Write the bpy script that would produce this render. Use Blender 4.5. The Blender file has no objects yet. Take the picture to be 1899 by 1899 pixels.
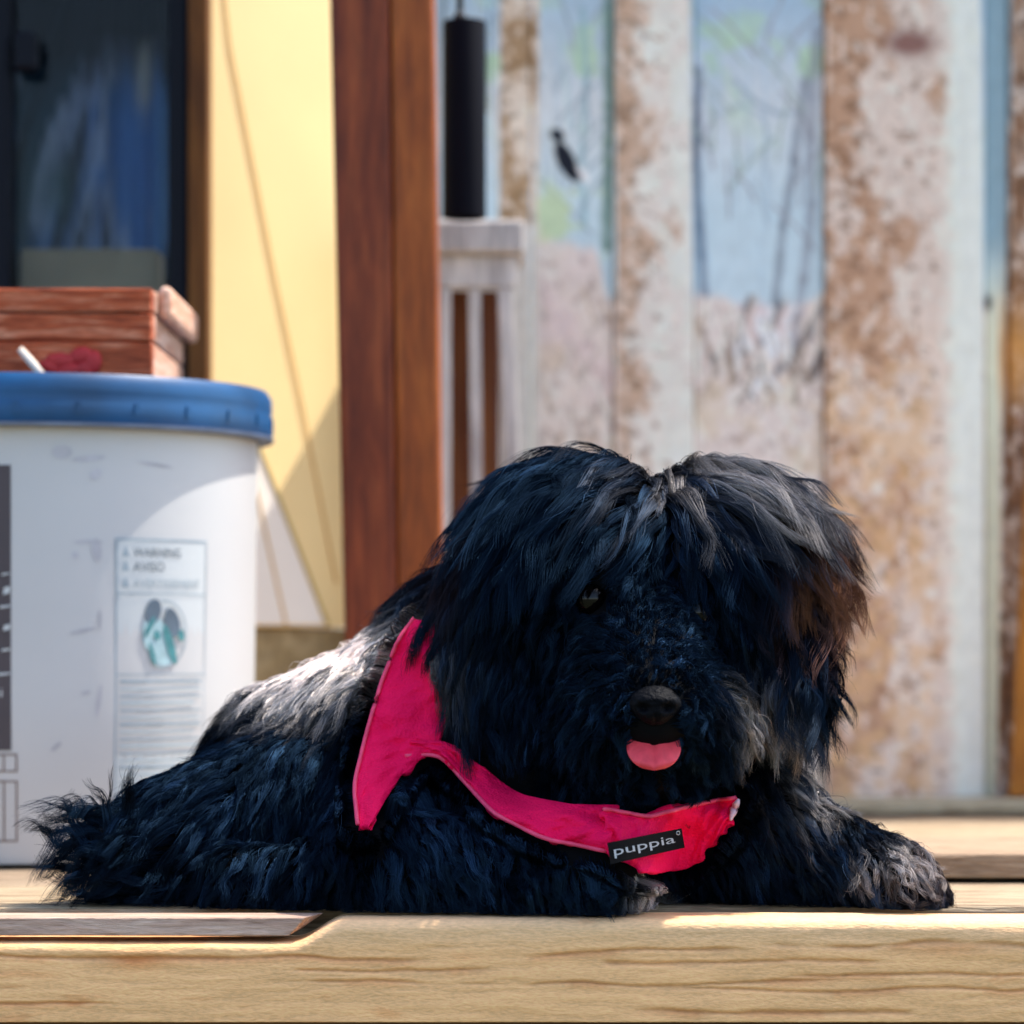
import bpy, bmesh, math, random
import numpy as np
from mathutils import Vector, Matrix, kdtree
from mathutils.bvhtree import BVHTree

rnd = random.Random(7)
rng = np.random.default_rng(11)
S = bpy.context.scene
C = S.collection

# ------------------------------------------------------------------ camera, sky, sun, exposure
F = 5660.0            # focal length in photo pixels (photo is 1899 wide)
CAMZ = 0.128          # camera height above the deck (m)
HY = 1200.0           # horizon row in the photo
W = 1899.0

cam_d = bpy.data.cameras.new('camera')
cam = bpy.data.objects.new('camera', cam_d)
C.objects.link(cam)
cam.location = (0, 0, CAMZ)
cam.rotation_euler = (math.radians(90), 0, 0)
cam_d.sensor_width = 36
cam_d.lens = 36 * F / W
cam_d.shift_y = (HY - W / 2) / W
cam_d.clip_start = 0.02
cam_d.clip_end = 500
cam_d.dof.use_dof = True
cam_d.dof.focus_distance = 1.47
cam_d.dof.aperture_fstop = 7.0
S.camera = cam

SUN_EL = math.radians(62)
SUN_AZ = math.radians(70)      # from +Y (away from camera) towards +X
sun_dir = Vector((math.sin(SUN_AZ) * math.cos(SUN_EL), math.cos(SUN_AZ) * math.cos(SUN_EL), math.sin(SUN_EL)))
world = bpy.data.worlds.new('World')
S.world = world
world.use_nodes = True
wn = world.node_tree
wn.nodes.clear()
sky = wn.nodes.new('ShaderNodeTexSky')
sky.sky_type = 'NISHITA'
sky.sun_disc = False
sky.sun_elevation = SUN_EL
sky.sun_rotation = SUN_AZ
sky.air_density = 1.0
sky.dust_density = 1.5
bg = wn.nodes.new('ShaderNodeBackground')
bg.inputs['Strength'].default_value = 0.15
wo = wn.nodes.new('ShaderNodeOutputWorld')
wn.links.new(sky.outputs[0], bg.inputs['Color'])
wn.links.new(bg.outputs[0], wo.inputs['Surface'])

sun_l = bpy.data.lights.new('sun', 'SUN')
sun_l.energy = 3.2
sun_l.angle = math.radians(0.6)
sun_l.color = (1.0, 0.94, 0.85)
sun = bpy.data.objects.new('sun', sun_l)
C.objects.link(sun)
sun.rotation_euler = sun_dir.to_track_quat('Z', 'Y').to_euler()

S.view_settings.view_transform = 'Standard'
S.view_settings.look = 'None'
S.view_settings.exposure = 1.3
S.view_settings.gamma = 1.0
S.view_settings.use_curve_mapping = False
S.render.engine = 'CYCLES'
S.cycles.use_adaptive_sampling = True
S.cycles.adaptive_threshold = 0.025
S.cycles.max_bounces = 8
S.cycles.transparent_max_bounces = 16
try:
    S.cycles_curves.shape = 'RIBBONS'
    S.cycles_curves.subdivisions = 2
except Exception:
    pass

# ------------------------------------------------------------------ helpers
def P(px, py, Y):                       # a place at depth Y, read off the photograph
    return np.array([(px - W / 2) / F * Y, Y, CAMZ - (py - HY) / F * Y])

def Q(px, z, Y):
    return np.array([(px - W / 2) / F * Y, Y, z])

def X(px, Y): return (px - W / 2) / F * Y
def Z(py, Y): return CAMZ - (py - HY) / F * Y

def lin(c):
    c = np.asarray(c, dtype=float) / 255.0
    return np.where(c <= 0.04045, c / 12.92, ((c + 0.055) / 1.055) ** 2.4)

def hash2(ix, iy, seed):
    h = (ix.astype(np.int64) * 374761393 + iy.astype(np.int64) * 668265263 + seed * 974711) & 0xffffffff
    h = ((h ^ (h >> 13)) * 1274126177) & 0xffffffff
    h = h ^ (h >> 16)
    return (h & 0xffff) / 65535.0

def vnoise(x, y, seed=0):
    x = np.asarray(x, float); y = np.asarray(y, float)
    x, y = np.broadcast_arrays(x, y)
    ix = np.floor(x); iy = np.floor(y)
    fx = x - ix; fy = y - iy
    fx = fx * fx * (3 - 2 * fx); fy = fy * fy * (3 - 2 * fy)
    a = hash2(ix, iy, seed); b = hash2(ix + 1, iy, seed)
    c = hash2(ix, iy + 1, seed); d = hash2(ix + 1, iy + 1, seed)
    return (a * (1 - fx) + b * fx) * (1 - fy) + (c * (1 - fx) + d * fx) * fy

def fbm(x, y, seed=0, octv=4):
    s = 0; amp = 0.5; t = 0
    for i in range(octv):
        s = s + amp * vnoise(np.asarray(x) * 2 ** i, np.asarray(y) * 2 ** i, seed + i * 17)
        t += amp; amp *= 0.5
    return s / t

def sstep(a, b, x):
    t = np.clip((np.asarray(x, float) - a) / (b - a), 0, 1)
    return t * t * (3 - 2 * t)

def tag(o, label=None, cat=None, group=None, kind=None):
    if label: o['label'] = label
    if cat: o['category'] = cat
    if group: o['group'] = group
    if kind: o['kind'] = kind
    return o

def empty(name, loc=(0, 0, 0)):
    o = bpy.data.objects.new(name, None)
    C.objects.link(o)
    o.location = loc
    o.empty_display_size = 0.02
    return o

def link(name, me, mat, parent=None):
    o = bpy.data.objects.new(name, me)
    C.objects.link(o)
    if mat is not None and len(me.materials) == 0:
        me.materials.append(mat)
    if parent is not None:
        o.parent = parent
        o.matrix_parent_inverse = Matrix.Translation(parent.location).inverted()
    return o

def mesh_from(name, verts, faces, mat, parent=None, cols=None, smooth=False):
    me = bpy.data.meshes.new(name)
    me.from_pydata([tuple(map(float, v)) for v in verts], [], [tuple(map(int, f)) for f in faces])
    if cols is not None:
        at = me.color_attributes.new('Col', 'FLOAT_COLOR', 'POINT')
        arr = np.ones((len(verts), 4), dtype=np.float32)
        arr[:, :3] = cols
        at.data.foreach_set('color', arr.ravel())
    if smooth:
        me.polygons.foreach_set('use_smooth', [True] * len(me.polygons))
    me.update()
    return link(name, me, mat, parent)

def bm_obj(name, bm, mat, parent=None, smooth=False, bevel=0.0, seg=2):
    bmesh.ops.recalc_face_normals(bm, faces=bm.faces)
    me = bpy.data.meshes.new(name)
    bm.to_mesh(me); bm.free()
    if smooth:
        me.polygons.foreach_set('use_smooth', [True] * len(me.polygons))
    o = link(name, me, mat, parent)
    if bevel > 0:
        m = o.modifiers.new('bevel', 'BEVEL'); m.width = bevel; m.segments = seg
        m.limit_method = 'ANGLE'
    return o

def box(name, lo, hi, mat, parent=None, bevel=0.0015, jitter=0.0):
    bm = bmesh.new()
    lo = Vector(lo); hi = Vector(hi)
    vs = []
    for ix in (0, 1):
        for iy in (0, 1):
            for iz in (0, 1):
                vs.append(bm.verts.new(((hi.x if ix else lo.x) + rnd.uniform(-jitter, jitter),
                                        (hi.y if iy else lo.y) + rnd.uniform(-jitter, jitter),
                                        (hi.z if iz else lo.z) + rnd.uniform(-jitter, jitter))))
    for f in ((0, 1, 3, 2), (4, 6, 7, 5), (0, 4, 5, 1), (2, 3, 7, 6), (0, 2, 6, 4), (1, 5, 7, 3)):
        bm.faces.new([vs[i] for i in f])
    return bm_obj(name, bm, mat, parent, bevel=bevel)

def prism(name, pts, mat, parent=None, bevel=0.0015):
    """8 corner points: 4 of the bottom ring, 4 of the top ring."""
    bm = bmesh.new()
    vs = [bm.verts.new(tuple(p)) for p in pts]
    for f in ((3, 2, 1, 0), (4, 5, 6, 7), (0, 1, 5, 4), (1, 2, 6, 5), (2, 3, 7, 6), (3, 0, 4, 7)):
        bm.faces.new([vs[i] for i in f])
    return bm_obj(name, bm, mat, parent, bevel=bevel)

def tube(name, pts, r, mat, parent=None, n=10, caps=True):
    pts = [Vector(p) for p in pts]
    rs = r if isinstance(r, (list, tuple)) else [r] * len(pts)
    verts = []; faces = []
    for i, p in enumerate(pts):
        d = (pts[min(i + 1, len(pts) - 1)] - pts[max(i - 1, 0)]).normalized()
        up = Vector((0, 0, 1)) if abs(d.z) < 0.9 else Vector((0, 1, 0))
        u = d.cross(up).normalized(); v = d.cross(u).normalized()
        for k in range(n):
            a = 2 * math.pi * k / n
            verts.append(p + (u * math.cos(a) + v * math.sin(a)) * rs[i])
    for i in range(len(pts) - 1):
        for k in range(n):
            faces.append((i * n + k, i * n + (k + 1) % n, (i + 1) * n + (k + 1) % n, (i + 1) * n + k))
    if caps:
        faces.append(tuple(range(n - 1, -1, -1)))
        faces.append(tuple(range((len(pts) - 1) * n, len(pts) * n)))
    return mesh_from(name, verts, faces, mat, parent, smooth=True)

def lathe(name, prof, mat, parent=None, center=(0, 0), n=96, smooth=True):
    verts = []; faces = []
    for r, z in prof:
        for k in range(n):
            a = 2 * math.pi * k / n
            verts.append((center[0] + r * math.cos(a), center[1] + r * math.sin(a), z))
    for i in range(len(prof) - 1):
        for k in range(n):
            faces.append((i * n + k, i * n + (k + 1) % n, (i + 1) * n + (k + 1) % n, (i + 1) * n + k))
    faces.append(tuple(range(n - 1, -1, -1)))
    faces.append(tuple(range((len(prof) - 1) * n, len(prof) * n)))
    o = mesh_from(name, verts, faces, mat, parent, smooth=True)
    try:
        o.data.set_sharp_from_angle(angle=math.radians(40))
    except Exception:
        pass
    return o

# ------------------------------------------------------------------ materials
def new_mat(name):
    m = bpy.data.materials.new(name)
    m.use_nodes = True
    nt = m.node_tree
    b = nt.nodes['Principled BSDF']
    return m, nt, b

def plain(name, col, rough=0.6, metal=0.0, noise=0.0, nscale=30, bump=0.0, spec=0.5):
    m, nt, b = new_mat(name)
    b.inputs['Roughness'].default_value = rough
    b.inputs['Metallic'].default_value = metal
    b.inputs['Specular IOR Level'].default_value = spec
    if noise > 0 or bump > 0:
        tc = nt.nodes.new('ShaderNodeTexCoord')
        n = nt.nodes.new('ShaderNodeTexNoise'); n.inputs['Scale'].default_value = nscale; n.inputs['Detail'].default_value = 6
        nt.links.new(tc.outputs['Object'], n.inputs['Vector'])
        r = nt.nodes.new('ShaderNodeValToRGB')
        r.color_ramp.elements[0].position = 0.3; r.color_ramp.elements[1].position = 0.72
        r.color_ramp.elements[0].color = tuple(max(0, c * (1 - noise)) for c in col) + (1,)
        r.color_ramp.elements[1].color = tuple(min(1, c * (1 + noise * 0.6)) for c in col) + (1,)
        nt.links.new(n.outputs['Fac'], r.inputs['Fac'])
        nt.links.new(r.outputs['Color'], b.inputs['Base Color'])
        if bump > 0:
            bp = nt.nodes.new('ShaderNodeBump'); bp.inputs['Strength'].default_value = bump; bp.inputs['Distance'].default_value = 0.002
            nt.links.new(n.outputs['Fac'], bp.inputs['Height']); nt.links.new(bp.outputs['Normal'], b.inputs['Normal'])
    else:
        b.inputs['Base Color'].default_value = tuple(col) + (1,)
    return m

def wood(name, cols, axis='X', scale=14.0, stretch=14.0, rough=0.7, bump=0.35, spots=None):
    """stretched grain running along an axis, three colours, per-object offset"""
    m, nt, b = new_mat(name)
    L = nt.links
    tc = nt.nodes.new('ShaderNodeTexCoord')
    oi = nt.nodes.new('ShaderNodeObjectInfo')
    off = nt.nodes.new('ShaderNodeVectorMath'); off.operation = 'MULTIPLY_ADD'
    cb = nt.nodes.new('ShaderNodeCombineXYZ')
    for i in range(3): L.new(oi.outputs['Random'], cb.inputs[i])
    off.inputs[1].default_value = (7.3, 11.1, 5.7)
    L.new(cb.outputs[0], off.inputs[0]); L.new(tc.outputs['Object'], off.inputs[2])
    mp = nt.nodes.new('ShaderNodeMapping')
    sc = [stretch, stretch, stretch]; sc['XYZ'.index(axis)] = 1.0
    mp.inputs['Scale'].default_value = sc
    L.new(off.outputs[0], mp.inputs['Vector'])
    n = nt.nodes.new('ShaderNodeTexNoise'); n.inputs['Scale'].default_value = scale * 0.35; n.inputs['Detail'].default_value = 7; n.inputs['Roughness'].default_value = 0.6
    n.inputs['Distortion'].default_value = 0.6
    L.new(mp.outputs[0], n.inputs['Vector'])
    r = nt.nodes.new('ShaderNodeValToRGB')
    e = r.color_ramp.elements
    e[0].position = 0.30; e[0].color = tuple(cols[0]) + (1,)
    e[1].position = 0.72; e[1].color = tuple(cols[2]) + (1,)
    mid = e.new(0.5); mid.color = tuple(cols[1]) + (1,)
    L.new(n.outputs['Fac'], r.inputs['Fac'])
    n2 = nt.nodes.new('ShaderNodeTexNoise'); n2.inputs['Scale'].default_value = scale * 1.6; n2.inputs['Detail'].default_value = 5
    L.new(mp.outputs[0], n2.inputs['Vector'])
    mix = nt.nodes.new('ShaderNodeMix'); mix.data_type = 'RGBA'; mix.blend_type = 'MULTIPLY'
    mr = nt.nodes.new('ShaderNodeMapRange'); mr.inputs[1].default_value = 0.3; mr.inputs[2].default_value = 0.7; mr.inputs[3].default_value = 0.72; mr.inputs[4].default_value = 1.12
    L.new(n2.outputs['Fac'], mr.inputs[0])
    mix.inputs[0].default_value = 1.0
    L.new(r.outputs['Color'], mix.inputs[6]); L.new(mr.outputs[0], mix.inputs[7])
    L.new(mix.outputs[2], b.inputs['Base Color'])
    b.inputs['Roughness'].default_value = rough
    b.inputs['Specular IOR Level'].default_value = 0.3
    bp = nt.nodes.new('ShaderNodeBump'); bp.inputs['Strength'].default_value = bump; bp.inputs['Distance'].default_value = 0.0015
    L.new(n2.outputs['Fac'], bp.inputs['Height']); L.new(bp.outputs['Normal'], b.inputs['Normal'])
    return m

def painted(name, rough=0.7, fine=120.0, amount=0.12, stretch=(1, 1, 1), bump=0.2):
    """colour comes from the mesh's own colour attribute, with fine grain on top"""
    m, nt, b = new_mat(name)
    L = nt.links
    at = nt.nodes.new('ShaderNodeVertexColor'); at.layer_name = 'Col'
    tc = nt.nodes.new('ShaderNodeTexCoord')
    mp = nt.nodes.new('ShaderNodeMapping'); mp.inputs['Scale'].default_value = stretch
    L.new(tc.outputs['Object'], mp.inputs['Vector'])
    n = nt.nodes.new('ShaderNodeTexNoise'); n.inputs['Scale'].default_value = fine; n.inputs['Detail'].default_value = 5
    L.new(mp.outputs[0], n.inputs['Vector'])
    mr = nt.nodes.new('ShaderNodeMapRange'); mr.inputs[1].default_value = 0.3; mr.inputs[2].default_value = 0.7
    mr.inputs[3].default_value = 1 - amount; mr.inputs[4].default_value = 1 + amount
    L.new(n.outputs['Fac'], mr.inputs[0])
    mix = nt.nodes.new('ShaderNodeMix'); mix.data_type = 'RGBA'; mix.blend_type = 'MULTIPLY'; mix.inputs[0].default_value = 1.0
    L.new(at.outputs['Color'], mix.inputs[6]); L.new(mr.outputs[0], mix.inputs[7])
    L.new(mix.outputs[2], b.inputs['Base Color'])
    b.inputs['Roughness'].default_value = rough
    b.inputs['Specular IOR Level'].default_value = 0.3
    bp = nt.nodes.new('ShaderNodeBump'); bp.inputs['Strength'].default_value = bump; bp.inputs['Distance'].default_value = 0.001
    L.new(n.outputs['Fac'], bp.inputs['Height']); L.new(bp.outputs['Normal'], b.inputs['Normal'])
    return m

M = {}
M['deck'] = wood('deck_pine', [lin((92, 74, 56)), lin((146, 124, 100)), lin((184, 164, 138))], 'X', 60, 9, bump=0.7)
M['deck_pale'] = wood('deck_pine_pale', [lin((120, 94, 68)), lin((168, 146, 116)), lin((194, 176, 148))], 'X', 55, 10, bump=0.7)
M['deck_pink'] = wood('deck_strip_grey', [lin((150, 116, 96)), lin((188, 154, 134)), lin((206, 176, 156))], 'X', 60, 7, bump=0.8)
M['sole'] = wood('sole_plate_pine', [lin((150, 130, 100)), lin((190, 172, 140)), lin((206, 192, 162))], 'X', 60, 9, bump=0.6)
M['dark_wood'] = wood('dark_skirt', [lin((60, 38, 22)), lin((90, 60, 35)), lin((110, 76, 46))], 'X', 12, 14)
M['ground'] = plain('ground_soil', lin((74, 78, 52)), 0.95, noise=0.5, nscale=6, bump=0.6)
M['edge'] = painted('edge_timber_wood', 0.7, 60, 0.12, (5, 8, 18), 0.5)
M['mural'] = painted('mural_paint', 0.75, 120, 0.07, (1, 1, 0.6), 0.25)
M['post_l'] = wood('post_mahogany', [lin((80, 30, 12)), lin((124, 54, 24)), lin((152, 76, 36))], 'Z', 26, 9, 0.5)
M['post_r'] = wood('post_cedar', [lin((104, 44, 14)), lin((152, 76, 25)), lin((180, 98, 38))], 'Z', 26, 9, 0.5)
M['yellow'] = plain('yellow_paint', lin((246, 215, 152)), 0.6, noise=0.06, nscale=9, bump=0.05)
M['cream'] = plain('cream_board', lin((246, 236, 222)), 0.7, noise=0.06, nscale=10)
M['tan_ledge'] = wood('tan_ledge', [lin((128, 106, 70)), lin((158, 136, 96)), lin((180, 160, 122))], 'X', 10, 10)
M['trim_brown'] = wood('trim_brown', [lin((80, 44, 14)), lin((116, 70, 24)), lin((140, 90, 34))], 'Z', 10, 10)
M['black_frame'] = plain('black_frame', (0.003, 0.004, 0.009), 0.5, spec=0.15)
M['black_tube'] = plain('black_enamel', (0.0018, 0.0020, 0.0065), 0.7, noise=0.2, nscale=20, spec=0.12)
M['white_wash'] = wood('whitewash', [lin((170, 160, 156)), lin((205, 196, 190)), lin((224, 216, 208))], 'Z', 20, 10)
M['brown_board'] = wood('brown_board', [lin((66, 30, 18)), lin((96, 50, 28)), lin((150, 96, 40))], 'Z', 10, 8)
M['orange_board'] = wood('orange_board', [lin((150, 90, 26)), lin((182, 116, 40)), lin((200, 136, 58))], 'Z', 12, 12)
M['cord'] = plain('tan_cord', lin((216, 176, 108)), 0.8)
M['cord2'] = plain('olive_cord', lin((200, 180, 118)), 0.8)
M['black_cord'] = plain('black_cord', lin((22, 22, 28)), 0.7)
M['bucket'] = plain('bucket_plastic', lin((196, 195, 194)), 0.38, noise=0.05, nscale=7, bump=0.02)
M['lid'] = plain('lid_plastic', lin((0, 74, 122)), 0.42, noise=0.35, nscale=24, bump=0.1)
M['lid_edge'] = plain('lid_scuffed_edge', lin((104, 118, 140)), 0.55, noise=0.4, nscale=40)
M['box_front'] = wood('box_red_cedar', [lin((124, 46, 20)), lin((188, 88, 50)), lin((238, 162, 124))], 'X', 60, 9, bump=0.8)
M['box_end'] = wood('box_end_grain', [lin((190, 130, 104)), lin((222, 172, 144)), lin((240, 204, 182))], 'Y', 50, 8)  # paler than the front planks: sunlight on the end put into its colour
M['red_paint'] = plain('red_petal_paint', lin((176, 30, 30)), 0.6, noise=0.4, nscale=60)
M['stick'] = plain('pale_stick', lin((226, 208, 190)), 0.6)
M['ink'] = plain('grey_ink', lin((92, 108, 122)), 0.6, noise=0.3, nscale=90)
M['ink_faint'] = plain('faded_ink', lin((150, 166, 176)), 0.6, noise=0.15, nscale=90)
M['ink_line'] = plain('rule_ink', lin((172, 186, 192)), 0.6)
M['teal'] = plain('teal_ink', lin((70, 138, 142)), 0.6, noise=0.3, nscale=120)
M['teal_pale'] = plain('pale_teal_ink', lin((170, 200, 204)), 0.6, noise=0.2, nscale=120)
M['label_white'] = plain('label_paper', lin((198, 202, 202)), 0.5, noise=0.04, nscale=20)
M['label_dark'] = plain('label_dark_print', lin((72, 62, 66)), 0.5, noise=0.1, nscale=40)
M['label_brown'] = plain('label_brown_print', lin((112, 86, 76)), 0.5)
M['scuff'] = plain('scuff_mark', lin((182, 180, 184)), 0.5, noise=0.2, nscale=60)
M['curtain'] = painted('curtain_cloth', 0.9, 200, 0.06)
M['room'] = plain('room_dark', lin((46, 48, 54)), 0.9)
M['sill_box'] = plain('sill_box', lin((150, 136, 112)), 0.8, noise=0.3, nscale=12)
M['pink'] = None

def glass_mat():
    m = bpy.data.materials.new('window_glass'); m.use_nodes = True
    nt = m.node_tree; nt.nodes.clear()
    o = nt.nodes.new('ShaderNodeOutputMaterial')
    t = nt.nodes.new('ShaderNodeBsdfTransparent'); t.inputs[0].default_value = (0.88, 0.90, 0.90, 1)
    g = nt.nodes.new('ShaderNodeBsdfGlossy'); g.inputs['Roughness'].default_value = 0.03
    fr = nt.nodes.new('ShaderNodeFresnel'); fr.inputs[0].default_value = 1.22
    mx = nt.nodes.new('ShaderNodeMixShader')
    nt.links.new(fr.outputs[0], mx.inputs[0]); nt.links.new(t.outputs[0], mx.inputs[1]); nt.links.new(g.outputs[0], mx.inputs[2])
    nt.links.new(mx.outputs[0], o.inputs[0])
    return m
M['glass'] = glass_mat()

# ------------------------------------------------------------------ ground
tag(mesh_from('ground', [(-150, -150, -0.5), (150, -150, -0.5), (150, 150, -0.5), (-150, 150, -0.5)], [(0, 1, 2, 3)], M['ground']), kind='structure')

# ------------------------------------------------------------------ deck
deck = tag(empty('deck', (0, 1.5, 0)), kind='structure')
XL, XR = -1.1, 1.1
ys = [1.480, 1.646, 1.790, 1.934, 2.078, 2.222, 2.366, 2.510]
for i in range(len(ys) - 1):
    y0, y1 = ys[i], ys[i + 1] - 0.006
    sk = 0.030 if i == 0 else rnd.uniform(-0.003, 0.003)
    mt = M['deck_pale'] if i in (0, 3, 4) else M['deck']
    dz = 0 if i == 0 else rnd.uniform(-0.0012, 0.0006)
    t = 0.036
    prism('deck_board', [(XL, y0 - (0.006 if i == 0 else 0), -t), (XR, y0 + sk * 1.9, -t), (XR, y1, -t), (XL, y1, -t),
                         (XL, y0 - (0.006 if i == 0 else 0), dz), (XR, y0 + sk * 1.9, dz), (XR, y1, dz), (XL, y1, dz)], mt, deck, bevel=0.003)

# front edge timber: worn top, cracks and streaks modelled on a fine grid
def edge_timber():
    xs = np.r_[np.linspace(-1.1, -0.31, 40), np.linspace(-0.3, 0.3, 900), np.linspace(0.31, 1.1, 40)]
    nx = len(xs)
    drop = 0.0105 * (1 - sstep(X(540, 1.44), X(640, 1.44), xs)) + 0.0016 * fbm(xs * 9, 0.3, 3)
    prof = []                                   # (y, z) running from back top, over the top edge, down the face, under
    nface = 64
    V = []; COL = []
    for j in range(8):
        y = 1.478 - (1.478 - 1.446) * j / 7
        V.append((y, None, 0.0))
    for j in range(1, 6):                       # rounded arris
        a = j / 6 * math.pi / 2
        V.append((1.446 - 0.006 * math.sin(a), None, 0.006 * (1 - math.cos(a))))
    for j in range(nface + 1):
        V.append((1.440, None, 0.006 + (0.0515 - 0.006) * j / nface))
    V.append((1.478, None, 0.0515))
    rows = len(V)
    verts = np.zeros((rows, nx, 3)); cols = np.zeros((rows, nx, 3))
    zb = -0.0490
    for j, (y, _, d) in enumerate(V):
        top = -drop
        z = top - d * (top - zb) / 0.0515
        x = xs
        v = -z
        # grain
        wob = 0.006 * fbm(x * 14, v * 14, 21, 4)
        g = fbm(x * 46, (v + wob) * 420, 5, 4)
        g2 = fbm(x * 22 + 9, (v + wob * 2) * 150, 8, 3)
        big = fbm(x * 11, v * 46, 13, 3)
        base = lin((255, 194, 134)); pale = lin((240, 196, 150)); ora = lin((208, 116, 48)); dk = lin((110, 56, 22))
        c = base[None] * (0.82 + 0.36 * g[:, None])
        topness = 1 - sstep(0.004, 0.018, v - 0 * x)
        c = c * (1 - 0.6 * topness[:, None]) + pale[None] * 0.6 * topness[:, None]
        st = sstep(0.62, 0.74, fbm(x * 34 + 4, (v + wob * 3) * 240, 9, 4)) * sstep(0.48, 0.64, big)
        c = c * (1 - 0.32 * st[:, None]) + ora[None] * 0.32 * st[:, None]
        # cracks: a few long wandering lines
        crack = np.zeros(nx)
        for k, (vc, ph, x0, x1, wd) in enumerate([(0.0185, 1, -0.30, -0.03, 0.0007), (0.0245, 4, -0.28, 0.0, 0.0006), (0.0205, 7, 0.02, 0.19, 0.0007),
                                                  (0.0300, 12, -0.15, 0.16, 0.0005), (0.0140, 15, 0.10, 0.4, 0.0008), (0.0400, 18, -0.5, -0.1, 0.0005), (0.0445, 22, 0.05, 0.32, 0.0008), (0.0120, 25, -0.27, -0.02, 0.0008), (0.0340, 28, 0.06, 0.28, 0.0005), (0.0158, 31, -0.05, 0.14, 0.0006), (0.0270, 34, 0.12, 0.30, 0.0005)]):
            line = vc + 0.007 * (fbm(x * 15 + ph, ph * 1.7, 30 + k, 4) - 0.5)
            m_ = np.exp(-((v - line) / (0.75 * wd * (1 + 1.4 * fbm(x * 40, ph, 40 + k, 3)))) ** 2) * sstep(x0, x0 + 0.03, x) * (1 - sstep(x1 - 0.03, x1, x)) * sstep(0.36, 0.5, fbm(x * 14 + ph, 2.0, 60 + k, 3))
            crack = np.maximum(crack, m_)
            halo = np.exp(-((v - line - 0.0010) / 0.0018) ** 2) * sstep(x0, x0 + 0.03, x) * (1 - sstep(x1 - 0.03, x1, x)) * sstep(0.48, 0.62, fbm(x * 30 + ph, 5.0, 80 + k, 3))
            c = c * (1 - 0.3 * halo[:, None]) + ora[None] * 0.3 * halo[:, None]
        c = c * (1 - 0.42 * crack[:, None]) + dk[None] * 0.42 * crack[:, None]
        kn = np.exp(-(((x + 0.178) / 0.016) ** 2 + ((v - 0.020) / 0.0042) ** 2)) + 0.7 * np.exp(-(((x - 0.205) / 0.02) ** 2 + ((v - 0.0145) / 0.003) ** 2))
        kn = np.clip(kn * (0.5 + g), 0, 1)
        c = c * (1 - 0.55 * kn[:, None]) + ora[None] * 0.55 * kn[:, None]
        rel = 0.0006 * (g - 0.5) + 0.0010 * (g2 - 0.5) - 0.0014 * crack
        if j < 10: rel = rel * 0.2
        verts[j, :, 0] = x
        verts[j, :, 1] = y - (rel if j >= 10 and j < rows - 1 else 0)
        verts[j, :, 2] = z
        cols[j] = c
    faces = []
    for j in range(rows - 1):
        for i in range(nx - 1):
            a = j * nx + i
            faces.append((a, a + nx, a + nx + 1, a + 1))
    # back
    for i in range(nx - 1):
        faces.append(((rows - 1) * nx + i, i, i + 1, (rows - 1) * nx + i + 1)[::-1])
    return mesh_from('edge_timber', verts.reshape(-1, 3), faces, M['edge'], deck, cols.reshape(-1, 3), smooth=True)
edge_timber()
# worn strip lying in the step of the timber
prism('deck_strip', [(-1.1, 1.4435, -0.0090), (X(535, 1.44), 1.4435, -0.0085), (X(552, 1.45), 1.4705, -0.0080), (-1.1, 1.4705, -0.0085), (-1.1, 1.4445, 0.0), (X(566, 1.44), 1.4450, 0.0), (X(596, 1.45), 1.4705, 0.0), (-1.1, 1.4705, 0.0)], M['deck_pink'], deck, bevel=0.0007)
box('skirt_board', (-1.1, 1.462, -0.30), (1.1, 1.484, -0.0495), M['dark_wood'], deck)
for jx in (-0.9, -0.3, 0.3, 0.9):
    box('joist', (jx - 0.02, 1.486, -0.17), (jx + 0.02, 2.5, -0.0375), M['dark_wood'], deck)

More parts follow.
